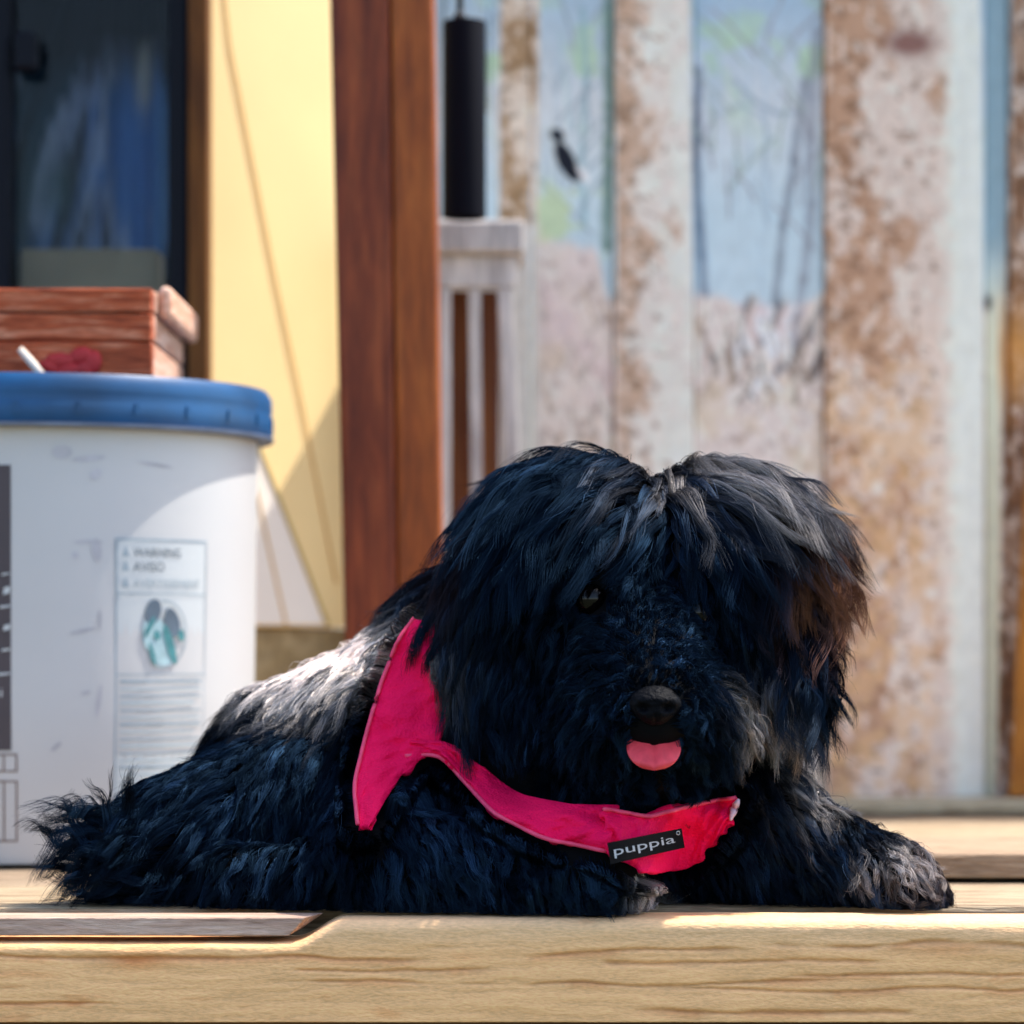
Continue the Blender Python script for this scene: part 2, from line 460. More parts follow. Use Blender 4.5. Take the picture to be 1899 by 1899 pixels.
# ------------------------------------------------------------------ painted birch wall
WY = 2.36
def mural_colour(u, v):
    """u, v: places on the painted wall in photo pixels"""
    n1 = fbm(u / 60, v / 60, 1); n2 = fbm(u / 22, v / 22, 2); n3 = fbm(u / 9, v / 14, 3, 3); n4 = fbm(u / 140, v / 200, 4, 3)
    streak = fbm(u / 10, v / 170, 6, 3)
    def L(c): return lin(c)[None, None] if u.ndim == 2 else lin(c)[None]
    def mixc(c, d, m): return c * (1 - m[..., None]) + L(d) * m[..., None]
    c = np.zeros(u.shape + (3,)) + L((188, 196, 204))
    # cold sky between the trunks
    c = mixc(c, (120, 160, 190), 0.7 * (1 - sstep(-60, 240, v)))
    c = mixc(c, (170, 196, 210), sstep(180, 420, v) * 0.7)
    c = mixc(c, (160, 190, 160), sstep(0.52, 0.68, n1) * np.exp(-((v - 110) / 120) ** 2) * 0.8)
    c = mixc(c, (150, 172, 190), sstep(0.5, 0.75, streak) * 0.5)
    # far snowy ground with dead grass
    gl = 545 + 50 * (n4 - 0.5) * 2 + 14 * n2 - 100 * sstep(1130, 1100, u)
    g = sstep(-14, 14, v - gl)
    gc = np.zeros_like(c) + L((206, 196, 192))
    gc = gc * (0.84 + 0.3 * n2[..., None])
    gc = mixc(gc, (140, 122, 116), sstep(0.52, 0.68, n3 * 0.6 + n2 * 0.4) * 0.65)
    gc = mixc(gc, (190, 176, 150), sstep(0.5, 0.7, n1) * 0.5)
    gc = mixc(gc, (198, 180, 186), sstep(0.5, 0.7, n4) * 0.6)
    c = c * (1 - g[..., None]) + gc * g[..., None]
    def stem(pts, w, col, a=0.9):
        nonlocal c
        pts = np.array(pts, float)
        for (x0, y0), (x1, y1) in zip(pts[:-1], pts[1:]):
            dx, dy = x1 - x0, y1 - y0
            t = np.clip(((u - x0) * dx + (v - y0) * dy) / (dx * dx + dy * dy), 0, 1)
            dd = np.hypot(u - x0 - t * dx + 5 * (n2 - 0.5), v - y0 - t * dy)
            m = (1 - sstep(w * 0.5, w * 1.0, dd)) * a * (0.6 + 0.6 * n3)
            c = mixc(c, col, np.clip(m, 0, 1))
    stem([(1296, 130), (1290, 260), (1298, 420), (1306, 545)], 10, (92, 108, 130))
    stem([(1492, 150), (1472, 300), (1452, 420), (1434, 600), (1420, 640)], 10, (104, 112, 126), 0.75)
    stem([(1514, 60), (1500, 250), (1505, 380), (1490, 520), (1466, 660)], 12, (122, 128, 142), 0.7)
    stem([(1530, 560), (1500, 620), (1462, 672), (1440, 690)], 10, (104, 106, 112))
    stem([(1360, 150), (1400, 190), (1440, 212), (1480, 210)], 6, (130, 150, 165), 0.7)
    stem([(1330, 215), (1372, 196), (1412, 214), (1426, 260), (1404, 340), (1424, 420)], 5, (140, 158, 172), 0.6)
    stem([(1416, 610), (1432, 640)], 16, (90, 92, 96))
    stem([(1080, 20), (1086, 160), (1078, 300), (1084, 420)], 7, (120, 160, 172), 0.7)
    stem([(1040, 60), (1056, 240)], 5, (150, 178, 186), 0.7)
    stem([(1128, -40), (1128, 200), (1124, 460)], 12, (84, 116, 104))
    hh = lambda k, a: float(hash2(np.array(k), np.array(a), 77))
    for k in range(46):                                 # thin bare branches
        bx = (1290 if k % 3 else 990) + hh(k, 1) * (235 if k % 3 else 140); by_ = -80 + hh(k, 2) * 560
        ln = 50 + 90 * hh(k, 3); an = (hh(k, 4) - 0.5) * 2.2
        stem([(bx, by_), (bx + ln * 0.5 * math.sin(an), by_ - ln * 0.5), (bx + ln * math.sin(an * 1.3), by_ - ln)], 3.5, [(120, 138, 152), (132, 150, 140), (130, 130, 140)][k % 3], 0.8)
    for k in range(34):                                 # dark weeds at the foot of the trees
        bx = 1300 + hh(k, 11) * 225; by_ = 600 + hh(k, 12) * 150
        stem([(bx, by_), (bx + (hh(k, 13) - 0.5) * 60, by_ - 20 - 60 * hh(k, 14))], 5 + 4 * hh(k, 15), [(86, 82, 84), (120, 106, 96), (240, 236, 232)][k % 3], 0.85)
    for k in range(90):                                 # bleached grass
        gx = 985 + hash2(np.array(k), np.array(3), 5) * 540; gy = 590 + hash2(np.array(k), np.array(7), 9) * 330
        stem([(gx, gy), (gx + (hash2(np.array(k), np.array(1), 2) - 0.5) * 90, gy - 30 - 50 * hash2(np.array(k), np.array(4), 2))], 4.5,
             [(222, 216, 208), (150, 140, 132), (170, 152, 132)][k % 3], 0.6)
    c = mixc(c, (170, 190, 140), sstep(0.48, 0.62, n1) * sstep(985, 1000, u) * (1 - sstep(1120, 1130, u)) * sstep(300, 380, v) * (1 - sstep(440, 520, v)) * 0.7)
    # trunks: (left, right, base, browner on the left, blotch colours)
    def trunk(l0, l1, r0, r1, fill, brown, side, dens, rightpale=None, seed=0):
        nonlocal c
        tt = np.clip(v / 1500, -0.2, 1.1)
        wob = 7 * (fbm(v / 70, 1.0 + seed, 90 + seed, 3) - 0.5)
        l = l0 + (l1 - l0) * tt + wob; r = r0 + (r1 - r0) * tt + wob * 0.5
        m = sstep(-3, 3, u - l) * (1 - sstep(-3, 3, u - r))
        q = (u - l) / (r - l)
        f = np.zeros_like(c) + L(fill)
        f = f * (0.86 + 0.26 * fbm(u / 30, v / 50, 120 + seed)[..., None])
        b = sstep(dens, dens + 0.16, fbm(u / 60, v / 90, 100 + seed) * 0.7 + fbm(u / 12, v / 15, 105 + seed, 3) * 0.3 + side * (0.5 - q))
        f = mixc(f, brown, b * 0.78)
        b2 = sstep(0.62, 0.7, fbm(u / 16, v / 12, 110 + seed, 3) + side * 0.5 * (0.4 - q))
        f = mixc(f, tuple(int(x * 0.72) for x in brown), b2 * 0.68)
        b3 = sstep(0.60, 0.72, fbm(u / 13, v / 19, 115 + seed, 3))
        f = mixc(f, (222, 212, 204), b3 * 0.5)
        if rightpale is not None:
            f = mixc(f, rightpale, sstep(0.70, 0.86, q + 0.1 * (n2 - 0.5)) * 0.85)
        c = c * (1 - m[..., None]) + f * m[..., None]
        return q, m
    trunk(928, 918, 1000, 985, (196, 186, 176), (132, 100, 56), 0.15, 0.42, seed=3)
    c = mixc(c, (196, 194, 192), sstep(400, 430, v) * (1 - sstep(990, 1010, u)) * 0.9)
    q1, m1 = trunk(1140, 1150, 1278, 1290, (210, 203, 198), (166, 134, 108), 0.50, 0.53, seed=1)
    q2, m2 = trunk(1526, 1532, 1815, 1826, (198, 182, 172), (160, 118, 86), 0.38, 0.46, (212, 214, 206), seed=5)
    e = np.exp(-(((u - 1685) / 42) ** 2 + ((v - 85) / 22) ** 2))
    c = mixc(c, (112, 72, 66), np.clip(e * 1.5, 0, 1) * 0.9)
    tanlow = m2 * sstep(560, 760, v) * (1 - sstep(0.6, 0.8, q2))
    c = mixc(c, (196, 160, 118), tanlow * sstep(0.35, 0.65, n2) * 0.6)
    # strip at far right
    s = sstep(-2, 2, u - 1826) * (1 - sstep(-3, 3, u - 1872 + 18 * sstep(200, 900, v)))
    c = mixc(c, (128, 152, 164), s * (1 - sstep(420, 620, v)))
    c = mixc(c, (196, 198, 178), s * sstep(420, 620, v))
    trunk(1874, 1846, 2030, 2040, (150, 124, 106), (108, 72, 44), 0.1, 0.48, seed=8)
    c = mixc(c, (182, 124, 44), sstep(-3, 3, u - 1850) * np.exp(-((v - 660) / 90) ** 2) * 0.7)
    c = mixc(c, (30, 30, 30), np.clip(np.exp(-(((u - 1831) / 7) ** 2 + ((v - 562) / 14) ** 2)) * 1.4, 0, 1))
    trunk(2120, 2120, 2300, 2300, (200, 190, 186), (150, 120, 96), 0.3, 0.5, seed=12)
    # the painted dark bird with a white flank
    def blob(cx, cy, rx, ry, ang, col, a=1.0):
        nonlocal c
        ca, sa = math.cos(ang), math.sin(ang)
        x = (u - cx) * ca + (v - cy) * sa; y = -(u - cx) * sa + (v - cy) * ca
        d = np.sqrt((x / rx) ** 2 + (y / ry) ** 2)
        c = mixc(c, col, (1 - sstep(0.85, 1.1, d)) * a)
    blob(1076, 322, 22, 10, 0.9, (226, 228, 232), 0.9)
    blob(1049, 298, 38, 17, 1.12, (14, 20, 34))
    blob(1033, 252, 15, 12, 0.6, (14, 20, 34))
    blob(1062, 326, 18, 10, 0.5, (14, 20, 34))
    return np.clip(c * np.array([1.48, 1.42, 1.32]), 0, 0.88)

wall = tag(empty('painted_wall', (0.4, WY, 0)), 'weathered board wall painted with pale birch trunks, winter sky and a black bird', 'wall')
cuts = [806, 822, 905, 985, 1137, 1286, 1528, 1824, 1870, 2060, 2330]
prouds = [0, 2, 0, 1, 4, 0, 5, 0, 3, 0]
for k in range(len(cuts) - 1):
    u0, u1 = cuts[k] + 0.6, cuts[k + 1] - 0.6
    nu = max(6, int((u1 - u0) / 4)); nv = 430
    uu, vv = np.meshgrid(np.linspace(u0, u1, nu), np.linspace(-90, 1512, nv))
    col = mural_colour(uu, vv)
    Yp = WY - prouds[k] * 0.0015
    xs_ = (uu - W / 2) / F * WY
    zs_ = CAMZ - (vv - HY) / F * WY
    ed = np.minimum(np.minimum(uu - u0, u1 - uu) / 3.0, 1)
    ysur = Yp - 0.0025 * np.sqrt(np.clip(ed, 0, 1)) - 0.0012 * (fbm(uu / 25, vv / 120, 70 + k, 3) - 0.5)
    V = np.stack([xs_, ysur, zs_], -1).reshape(-1, 3)
    faces = [(j * nu + i, (j + 1) * nu + i, (j + 1) * nu + i + 1, j * nu + i + 1) for j in range(nv - 1) for i in range(nu - 1)]
    ring = [i for i in range(nu)] + [j * nu + nu - 1 for j in range(1, nv)] + [(nv - 1) * nu + i for i in range(nu - 2, -1, -1)] + [j * nu for j in range(nv - 2, 0, -1)]
    nb = len(V)
    back = V[ring].copy(); back[:, 1] = WY + 0.016
    for a in range(len(ring)):
        b = (a + 1) % len(ring)
        faces.append((ring[a], ring[b], nb + b, nb + a))
    faces.append(tuple(nb + a for a in range(len(ring))))
    cc = np.concatenate([col.reshape(-1, 3), np.tile(lin((120, 100, 84)), (len(ring), 1))])
    mesh_from('plank', np.concatenate([V, back]), faces, M['mural'], wall, cc)
tag(box('sole_plate', (-0.16, WY - 0.055, 0.0015), (1.0, WY - 0.006, 0.013), M['sole'], wall, 0.003))
box('back_rail', (-0.06, WY + 0.018, 0.2), (1.0, WY + 0.05, 0.27), M['deck'], wall)
box('back_rail', (-0.06, WY + 0.018, 0.55), (1.0, WY + 0.05, 0.62), M['deck'], wall)

M['plank'] = wood('loose_plank_wood', [lin((120, 92, 68)), lin((168, 140, 112)), lin((196, 172, 144))], 'X', 60, 9, bump=0.8)
lp = prism('loose_plank', [(X(1440, 1.68), 1.668, 0.0018), (0.75, 1.655, 0.0018), (0.75, 1.80, 0.0018), (X(1440, 1.68), 1.815, 0.0018),
                           (X(1440, 1.68), 1.668, 0.0150), (0.75, 1.655, 0.0165), (0.75, 1.80, 0.0165), (X(1440, 1.68), 1.815, 0.0150)], M['plank'], None, 0.0018)
tag(lp, 'weathered loose plank lying on the deck behind the outstretched paw', 'plank')
# orange board leaning at the far end of the wall
ob = prism('leaning_board', [Q(1872, 0.0145, WY - 0.045), Q(1990, 0.0145, WY - 0.045), Q(1990, 0.0145, WY - 0.02), Q(1872, 0.0145, WY - 0.02),
                             P(1908, 760, WY - 0.025), P(2010, 760, WY - 0.025), P(2010, 760, WY - 0.008), P(1908, 760, WY - 0.008)], M['orange_board'])
tag(ob, 'orange-brown board leaning on the birch wall beyond the paw', 'board')

# ------------------------------------------------------------------ house wall with window
HYW = 2.15
hw = tag(empty('house_wall', (-0.2, HYW, 0)), 'yellow painted house wall between the window and the brown post', 'wall')
yl0 = X(384, HYW); yl1 = X(700, HYW)
# yellow face turned a little towards the open side
ya = np.array([yl0, HYW]); yb = np.array([X(690, 2.285), 2.285])
zb, zt = Z(1162, HYW), 1.4
def wall_panel(name, a, b, z0, z1, th, mat, parent):
    d = (b - a) / np.linalg.norm(b - a); n = np.array([-d[1], d[0]]) * th
    return prism(name, [(a[0], a[1], z0), (b[0], b[1], z0), (b[0] + n[0], b[1] + n[1], z0), (a[0] + n[0], a[1] + n[1], z0),
                        (a[0], a[1], z1), (b[0], b[1], z1), (b[0] + n[0], b[1] + n[1], z1), (a[0] + n[0], a[1] + n[1], z1)], mat, parent)
wall_panel('painted_panel', ya, yb, zb, zt, 0.02, M['yellow'], hw)
wall_panel('base_board', ya + np.array([0.002, 0.012]), yb + np.array([0.002, 0.012]), 0.001, zb - 0.001, 0.02, M['tan_ledge'], hw)
# below the window
box('under_window_panel', (-1.2, HYW + 0.004, 0.001), (X(388, HYW), HYW + 0.03, Z(770, HYW)), M['yellow'], hw)

win = tag(empty('window', (-0.35, HYW, Z(760, HYW))), 'dark house window with black frame and brown trim behind the bucket', 'window')
wy = HYW - 0.012
zwb = Z(765, wy)
box('trim', (X(352, wy), wy - 0.012, zwb - 0.03), (X(389, wy), wy + 0.03, 1.4), M['trim_brown'], win, 0.002)
box('frame', (X(312, wy), wy - 0.004, zwb + 0.004), (X(351, wy), wy + 0.03, 1.4), M['black_frame'], win, 0.003)
box('frame', (X(-30, wy), wy - 0.004, zwb + 0.004), (X(20, wy), wy + 0.03, 1.4), M['black_frame'], win, 0.003)
box('frame', (X(21, wy), wy - 0.004, zwb + 0.004), (X(311, wy), wy + 0.03, zwb + 0.03), M['black_frame'], win, 0.003)
box('frame', (-1.2, wy - 0.004, zwb + 0.004), (X(-31, wy), wy + 0.03, 1.4), M['black_frame'], win, 0.003)
box('sill', (-1.2, wy - 0.02, zwb - 0.03), (X(351, wy), wy + 0.03, zwb + 0.002), M['trim_brown'], win, 0.002)
gp = box('pane', (X(20, wy) - 0.002, wy + 0.012, zwb + 0.028), (X(312, wy) + 0.002, wy + 0.016, 1.4), M['glass'], win, 0.0)
box('latch', (X(30, wy), wy - 0.012, Z(135, wy)), (X(72, wy), wy + 0.004, Z(62, wy)), M['black_frame'], win, 0.003)
# room behind the glass
room = tag(empty('room', (-0.4, 2.6, 0.2)), kind='structure')
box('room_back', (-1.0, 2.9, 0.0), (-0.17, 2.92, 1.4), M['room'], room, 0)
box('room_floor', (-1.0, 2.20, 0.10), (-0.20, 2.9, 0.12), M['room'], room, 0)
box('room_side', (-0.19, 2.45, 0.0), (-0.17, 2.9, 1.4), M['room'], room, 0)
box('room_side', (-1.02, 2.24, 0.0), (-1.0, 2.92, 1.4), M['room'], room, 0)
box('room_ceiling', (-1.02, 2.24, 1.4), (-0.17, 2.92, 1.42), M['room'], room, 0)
# added folded sheet, coloured to stand for reflections in the glass
def reflection_sheet():
    nx, nz = 150, 60
    Yc = 2.245
    xs_ = np.linspace(X(-40, Yc), X(322, Yc), nx); zs_ = np.linspace(Z(520, Yc), 1.3, nz)
    xx, zz = np.meshgrid(xs_, zs_)
    pxs = xx / Yc * F + W / 2; pys = HY - (zz - CAMZ) / Yc * F
    sl = pxs + 0.32 * (pys - 300) * (pxs < 190)
    f = np.sin(sl / 19.0 + 2.2 * fbm(pxs / 120, pys / 260, 4)) * 0.010 + np.sin(sl / 8.0) * 0.003
    yy = Yc + f + 0.012 * fbm(pxs / 80, pys / 120, 5)
    t = fbm(sl / 55, pys / 260, 15, 3)
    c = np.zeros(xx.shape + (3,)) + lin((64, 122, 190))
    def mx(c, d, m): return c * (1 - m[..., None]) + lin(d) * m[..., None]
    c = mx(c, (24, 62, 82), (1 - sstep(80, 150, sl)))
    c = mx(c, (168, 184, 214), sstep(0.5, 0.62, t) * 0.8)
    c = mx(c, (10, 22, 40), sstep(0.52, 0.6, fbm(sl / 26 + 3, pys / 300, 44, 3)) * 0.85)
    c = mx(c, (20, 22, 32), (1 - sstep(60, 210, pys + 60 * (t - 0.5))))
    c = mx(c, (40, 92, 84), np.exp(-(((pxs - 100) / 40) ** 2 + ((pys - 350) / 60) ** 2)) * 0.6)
    c = mx(c, (196, 192, 176), np.clip(np.exp(-(((pxs - 265) / 16) ** 2 + ((pys - 145) / 60) ** 4)) * 1.2, 0, 1) * 0.7)
    fc = [(j * nx + i, j * nx + i + 1, (j + 1) * nx + i + 1, (j + 1) * nx + i) for j in range(nz - 1) for i in range(nx - 1)]
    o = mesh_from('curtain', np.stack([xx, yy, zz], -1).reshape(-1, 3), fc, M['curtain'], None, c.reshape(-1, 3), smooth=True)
    m = o.modifiers.new('thick', 'SOLIDIFY'); m.thickness = 0.0015
    return o
tag(reflection_sheet(), 'slate blue curtain hanging in folds behind the window glass', 'curtain')
sb = box('carton', (X(45, 2.2), 2.178, Z(560, 2.2)), (X(300, 2.2), 2.214, Z(468, 2.2)), M['sill_box'], None, 0.003)
tag(sb, 'pale grey carton on the inner window sill', 'carton')
isill = box('inner_sill', (-1.0, wy + 0.031, Z(600, 2.2)), (X(320, 2.2), 2.25, Z(561, 2.2)), M['trim_brown'], win, 0.002)

# thin strips standing for shadow lines across the yellow wall
def on_yellow(px, py, out=0.0012):
    # point on the (slightly turned) yellow face seen at that place
    d = yb - ya
    k = (px - W / 2) / F
    t = (k * ya[1] - ya[0]) / (d[0] - k * d[1])
    Yq = ya[1] + t * d[1]
    n = np.array([d[1], -d[0]]) / np.linalg.norm(d)
    p = P(px, py, Yq)
    return (p[0] + n[0] * out, p[1] + n[1] * out, p[2])
def shadow_line(pts, mat, r, label):
    dense = []
    for (a, b) in zip(pts[:-1], pts[1:]):
        for i in range(8):
            t = i / 8
            dense.append(on_yellow(a[0] + (b[0] - a[0]) * t, a[1] + (b[1] - a[1]) * t))
    dense.append(on_yellow(*pts[-1]))
    return tag(tube('cord', dense, r, mat, None, 8), label, 'cord', 'thin cords tied down across the yellow wall')
shadow_line([(402, -120), (425, 90), (505, 500), (560, 760), (622, 1080)], M['cord'], 0.0007, 'long tan cord running down the whole yellow wall')
shadow_line([(450, 760), (486, 850), (545, 1000), (606, 1158)], M['cord2'], 0.0014, 'olive cord low on the yellow wall, just beside the bucket lid')
shadow_line([(470, 900), (484, 960), (506, 1060), (528, 1158)], M['cord'], 0.0011, 'shortest tan cord on the yellow wall, nearest the bucket side')

# thin cream triangle standing for sunlight low on the yellow wall
def cream():
    pts = [(440, 735), (486, 862), (540, 1000), (600, 1158), (440, 1158)]
    f_ = [on_yellow(a, b, 0.0010) for a, b in pts]; k_ = [on_yellow(a, b, 0.0002) for a, b in pts]
    n = len(pts)
    fc = [tuple(range(n)), tuple(range(2 * n - 1, n - 1, -1))] + [(i, (i + 1) % n, n + (i + 1) % n, n + i) for i in range(n)]
    return mesh_from('cream_offcut', f_ + k_, fc, M['cream'])
tag(cream(), 'cream triangular offcut low on the yellow wall beside the bucket', 'board')

# ------------------------------------------------------------------ brown post
PY = 1.99
post = tag(empty('wooden_post', (X(720, PY), PY, 0)), 'dark red-brown two-board porch post behind the dog', 'post')
def post_board(name, pl0, pl1, pr0, pr1, dy, mat):
    zt_ = 1.3
    def xat(p0, p1, z):
        py = HY - (z - CAMZ) / PY * F
        return X(p0 + (p1 - p0) * py / 1100.0, PY)
    return prism(name, [(xat(pl0, pl1, 0.001), PY + dy, 0.001), (xat(pr0, pr1, 0.001), PY + dy, 0.001), (xat(pr0, pr1, 0.001), PY + 0.07, 0.001), (xat(pl0, pl1, 0.001), PY + 0.07, 0.001),
                        (xat(pl0, pl1, zt_), PY + dy, zt_), (xat(pr0, pr1, zt_), PY + dy, zt_), (xat(pr0, pr1, zt_), PY + 0.07, zt_), (xat(pl0, pl1, zt_), PY + 0.07, zt_)], mat, post, 0.003)
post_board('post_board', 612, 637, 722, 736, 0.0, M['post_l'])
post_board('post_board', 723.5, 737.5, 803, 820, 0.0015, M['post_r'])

# ------------------------------------------------------------------ hanging black tube
TY = 2.12
ht = tag(empty('wind_chime', (X(862, TY), TY, Z(405, TY))), 'black tube hanging on a cord beside the brown post', 'wind chime')
r_ = (902 - 820) / 2 / F * TY
xc = X(861, TY)
zt1, zb1 = Z(40, TY), Z(404, TY)
lathe('chime_tube', [(r_ * 0.8, zb1 + 0.004), (r_ * 0.86, zb1), (r_, zb1), (r_, zb1 + 0.001), (r_ * 0.985, zt1 - 0.002), (r_ * 0.95, zt1), (0.001, zt1 + 0.001)], M['black_tube'], ht, (xc, TY), 48)
lathe('end_cap', [(r_ * 0.3, zt1 + 0.0015), (r_ * 0.3, zt1 + 0.004), (r_ * 0.15, zt1 + 0.007), (0.001, zt1 + 0.0075)], M['black_cord'], ht, (xc - 0.003, TY), 24)
tube('hanging_cord', [(xc - 0.003, TY, zt1 + 0.006), (xc - 0.0032, TY, 0.8), (xc - 0.004, TY, 1.05)], 0.0022, M['black_cord'], ht)
tube('bracket', [(X(780, PY), PY + 0.075, 1.05), (xc - 0.004, TY - 0.03, 1.06), (xc - 0.004, TY + 0.01, 1.052)], 0.004, M['black_cord'], ht)

# ------------------------------------------------------------------ whitewashed stool
SY = 2.215
st = tag(empty('stool', (X(850, SY), SY, 0)), 'whitewashed wooden stool with narrow legs half hidden behind the brown post', 'stool')
zs_t, zs_b = Z(408, SY), Z(470, SY)
box('seat', (X(768, SY), SY - 0.004, zs_b), (X(972, SY), SY + 0.10, zs_t), M['white_wash'], st, 0.003)
za = Z(532, SY)
prism('apron', [(X(775, SY), SY + 0.004, za), (X(955, SY), SY + 0.004, za), (X(955, SY), SY + 0.016, za), (X(775, SY), SY + 0.016, za),
                (X(772, SY), SY + 0.004, zs_b - 0.0005), (X(962, SY), SY + 0.004, zs_b - 0.0005), (X(962, SY), SY + 0.016, zs_b - 0.0005), (X(772, SY), SY + 0.016, zs_b - 0.0005)], M['white_wash'], st, 0.0015)
def stool_leg(name, t0, t1, b0, b1, y0, y1):
    z1_ = za - 0.0005
    prism(name, [(X(b0, SY), y0, 0.001), (X(b1, SY), y0, 0.001), (X(b1, SY), y1, 0.001), (X(b0, SY), y1, 0.001),
                 (X(t0, SY), y0, z1_), (X(t1, SY), y0, z1_), (X(t1, SY), y1, z1_), (X(t0, SY), y1, z1_)], M['white_wash'], st, 0.0015)
stool_leg('leg', 922, 950, 968, 992, SY + 0.004, SY + 0.018)
stool_leg('slat', 868, 891, 880, 900, SY + 0.005, SY + 0.014)
stool_leg('slat', 816, 836, 816, 834, SY + 0.005, SY + 0.014)
stool_leg('leg', 776, 800, 764, 788, SY + 0.004, SY + 0.018)
stool_leg('leg', 920, 944, 950, 974, SY + 0.08, SY + 0.094)
stool_leg('leg', 776, 800, 764, 788, SY + 0.08, SY + 0.094)
bb = box('brown_board', (X(790, 2.262), 2.258, 0.001), (X(925, 2.262), 2.272, Z(540, 2.262)), M['brown_board'], None, 0.002)
tag(bb, 'dark brown board standing behind the stool legs', 'board')

# ------------------------------------------------------------------ bucket
BX, BY, BR = X(70, 1.90), 1.90, 0.1365
bk = tag(empty('plastic_bucket', (BX, BY, 0)), 'white plastic bucket with blue lid and printed warning label', 'bucket')
zr = 0.262
lathe('bucket_shell', [(0.001, 0.002), (BR * 0.955, 0.002), (BR * 0.965, 0.006), (BR * 0.985, 0.10), (BR * 0.998, zr - 0.03), (BR, zr)], M['bucket'], bk, (BX, BY), 128)
lid = lathe('lid', [(BR + 0.001, zr - 0.003), (BR + 0.0088, zr - 0.004), (BR + 0.0098, zr), (BR + 0.0098, zr + 0.007), (BR + 0.0086, zr + 0.010), (BR + 0.0092, zr + 0.013),
                    (BR + 0.009, zr + 0.020), (BR + 0.006, zr + 0.0245), (BR - 0.002, zr + 0.0250), (BR - 0.006, zr + 0.0225), (BR - 0.012, zr + 0.0215), (0.001, zr + 0.0215)], M['lid'], bk, (BX, BY), 128)
lathe('lid_edge', [(BR + 0.0010, zr - 0.0065), (BR + 0.0094, zr - 0.0065), (BR + 0.0102, zr - 0.0055), (BR + 0.0102, zr - 0.0042), (BR + 0.001, zr - 0.0042)], M['lid_edge'], lid, (BX, BY), 128)
for k in range(26):                              # pull tabs on the lid skirt
    a = 2 * math.pi * k / 26 + 0.07
    rr = BR + 0.0100
    da = 0.010
    ptsb = []
    for zz in (zr + 0.001, zr + 0.0075):
        for (aa, r2) in ((a - da, rr - 0.0015), (a + da, rr - 0.0015), (a + da, rr + 0.0006), (a - da, rr + 0.0006)):
            ptsb.append((BX + r2 * math.sin(aa), BY - r2 * math.cos(aa), zz))
    prism('lid_tab', ptsb, M['lid'], lid, 0.0)

# decals wrapped on the bucket wall: theta measured from the side that faces the porch front
def th_of(px):
    lo_, hi_ = -1.2, 1.35
    for _ in range(50):
        m = 0.5 * (lo_ + hi_)
        x = BX + BR * math.sin(m); y = BY - BR * math.cos(m)
        if x / y * F + W / 2 < px: lo_ = m
        else: hi_ = m
    return 0.5 * (lo_ + hi_)
def shell_r(z):
    return BR * np.interp(z, [0.002, 0.006, 0.10, zr - 0.03, zr], [0.955, 0.965, 0.985, 0.998, 1.0])
def bz(px, py):
    t = th_of(px)
    return Z(py, BY - BR * math.cos(t))
TH0, TH1 = th_of(215), th_of(384)
LZ1, LZ0 = bz(300, 1000), 0.012
LW = (TH1 - TH0)                                  # label spans theta TH0..TH1, z LZ0..LZ1
LH = LZ1 - LZ0
def wrap_pt(s, z, lift):                          # s: arc metres from label's start edge
    t = TH0 + s / BR
    r = shell_r(z) + lift
    return (BX + r * math.sin(t), BY - r * math.cos(t), z)
def decal(name, polys, mat, parent, lift):
    verts = []; faces = []
    for poly in polys:                            # each poly: list of (s, z) as a fine fan-able convex or quad
        b0 = len(verts)
        verts += [wrap_pt(s, z, lift) for s, z in poly]
        faces.append(tuple(range(b0, b0 + len(poly))))
    return mesh_from(name, verts, faces, mat, parent)
def strip_rect(s0, s1, z0, z1, n=10):
    out = []
    for i in range(n):
        a = s0 + (s1 - s0) * i / n; b = s0 + (s1 - s0) * (i + 1) / n
        out.append([(a, z0), (b, z0), (b, z1), (a, z1)])
    return out
def ell(cs, cz, rs, rz, n=20, rot=0.0):
    return [(cs + rs * math.cos(2 * math.pi * k / n) * math.cos(rot) - rz * math.sin(2 * math.pi * k / n) * math.sin(rot),
             cz + rs * math.cos(2 * math.pi * k / n) * math.sin(rot) + rz * math.sin(2 * math.pi * k / n) * math.cos(rot)) for k in range(n)]
def text_mesh(body, size):
    cu = bpy.data.curves.new('lettering_src', 'FONT')
    cu.body = body; cu.size = size; cu.resolution_u = 3
    to = bpy.data.objects.new('lettering_src', cu); C.objects.link(to)
    dg = bpy.context.evaluated_depsgraph_get()
    me = bpy.data.meshes.new_from_object(to.evaluated_get(dg))
    vs = [tuple(v.co) for v in me.vertices]; fs = [tuple(p.vertices) for p in me.polygons]
    bpy.data.objects.remove(to); bpy.data.curves.remove(cu); bpy.data.meshes.remove(me)
    return vs, fs
def text_decal(name, body, size, s, z, mat, parent, lift, width=None, pos=wrap_pt):
    vs, fs = text_mesh(body, size)
    w = max(v[0] for v in vs) - min(v[0] for v in vs)
    k = 1.0 if width is None else width / w
    return mesh_from(name, [pos(s + v[0] * k, z + v[1], lift) for v in vs], fs, mat, parent)

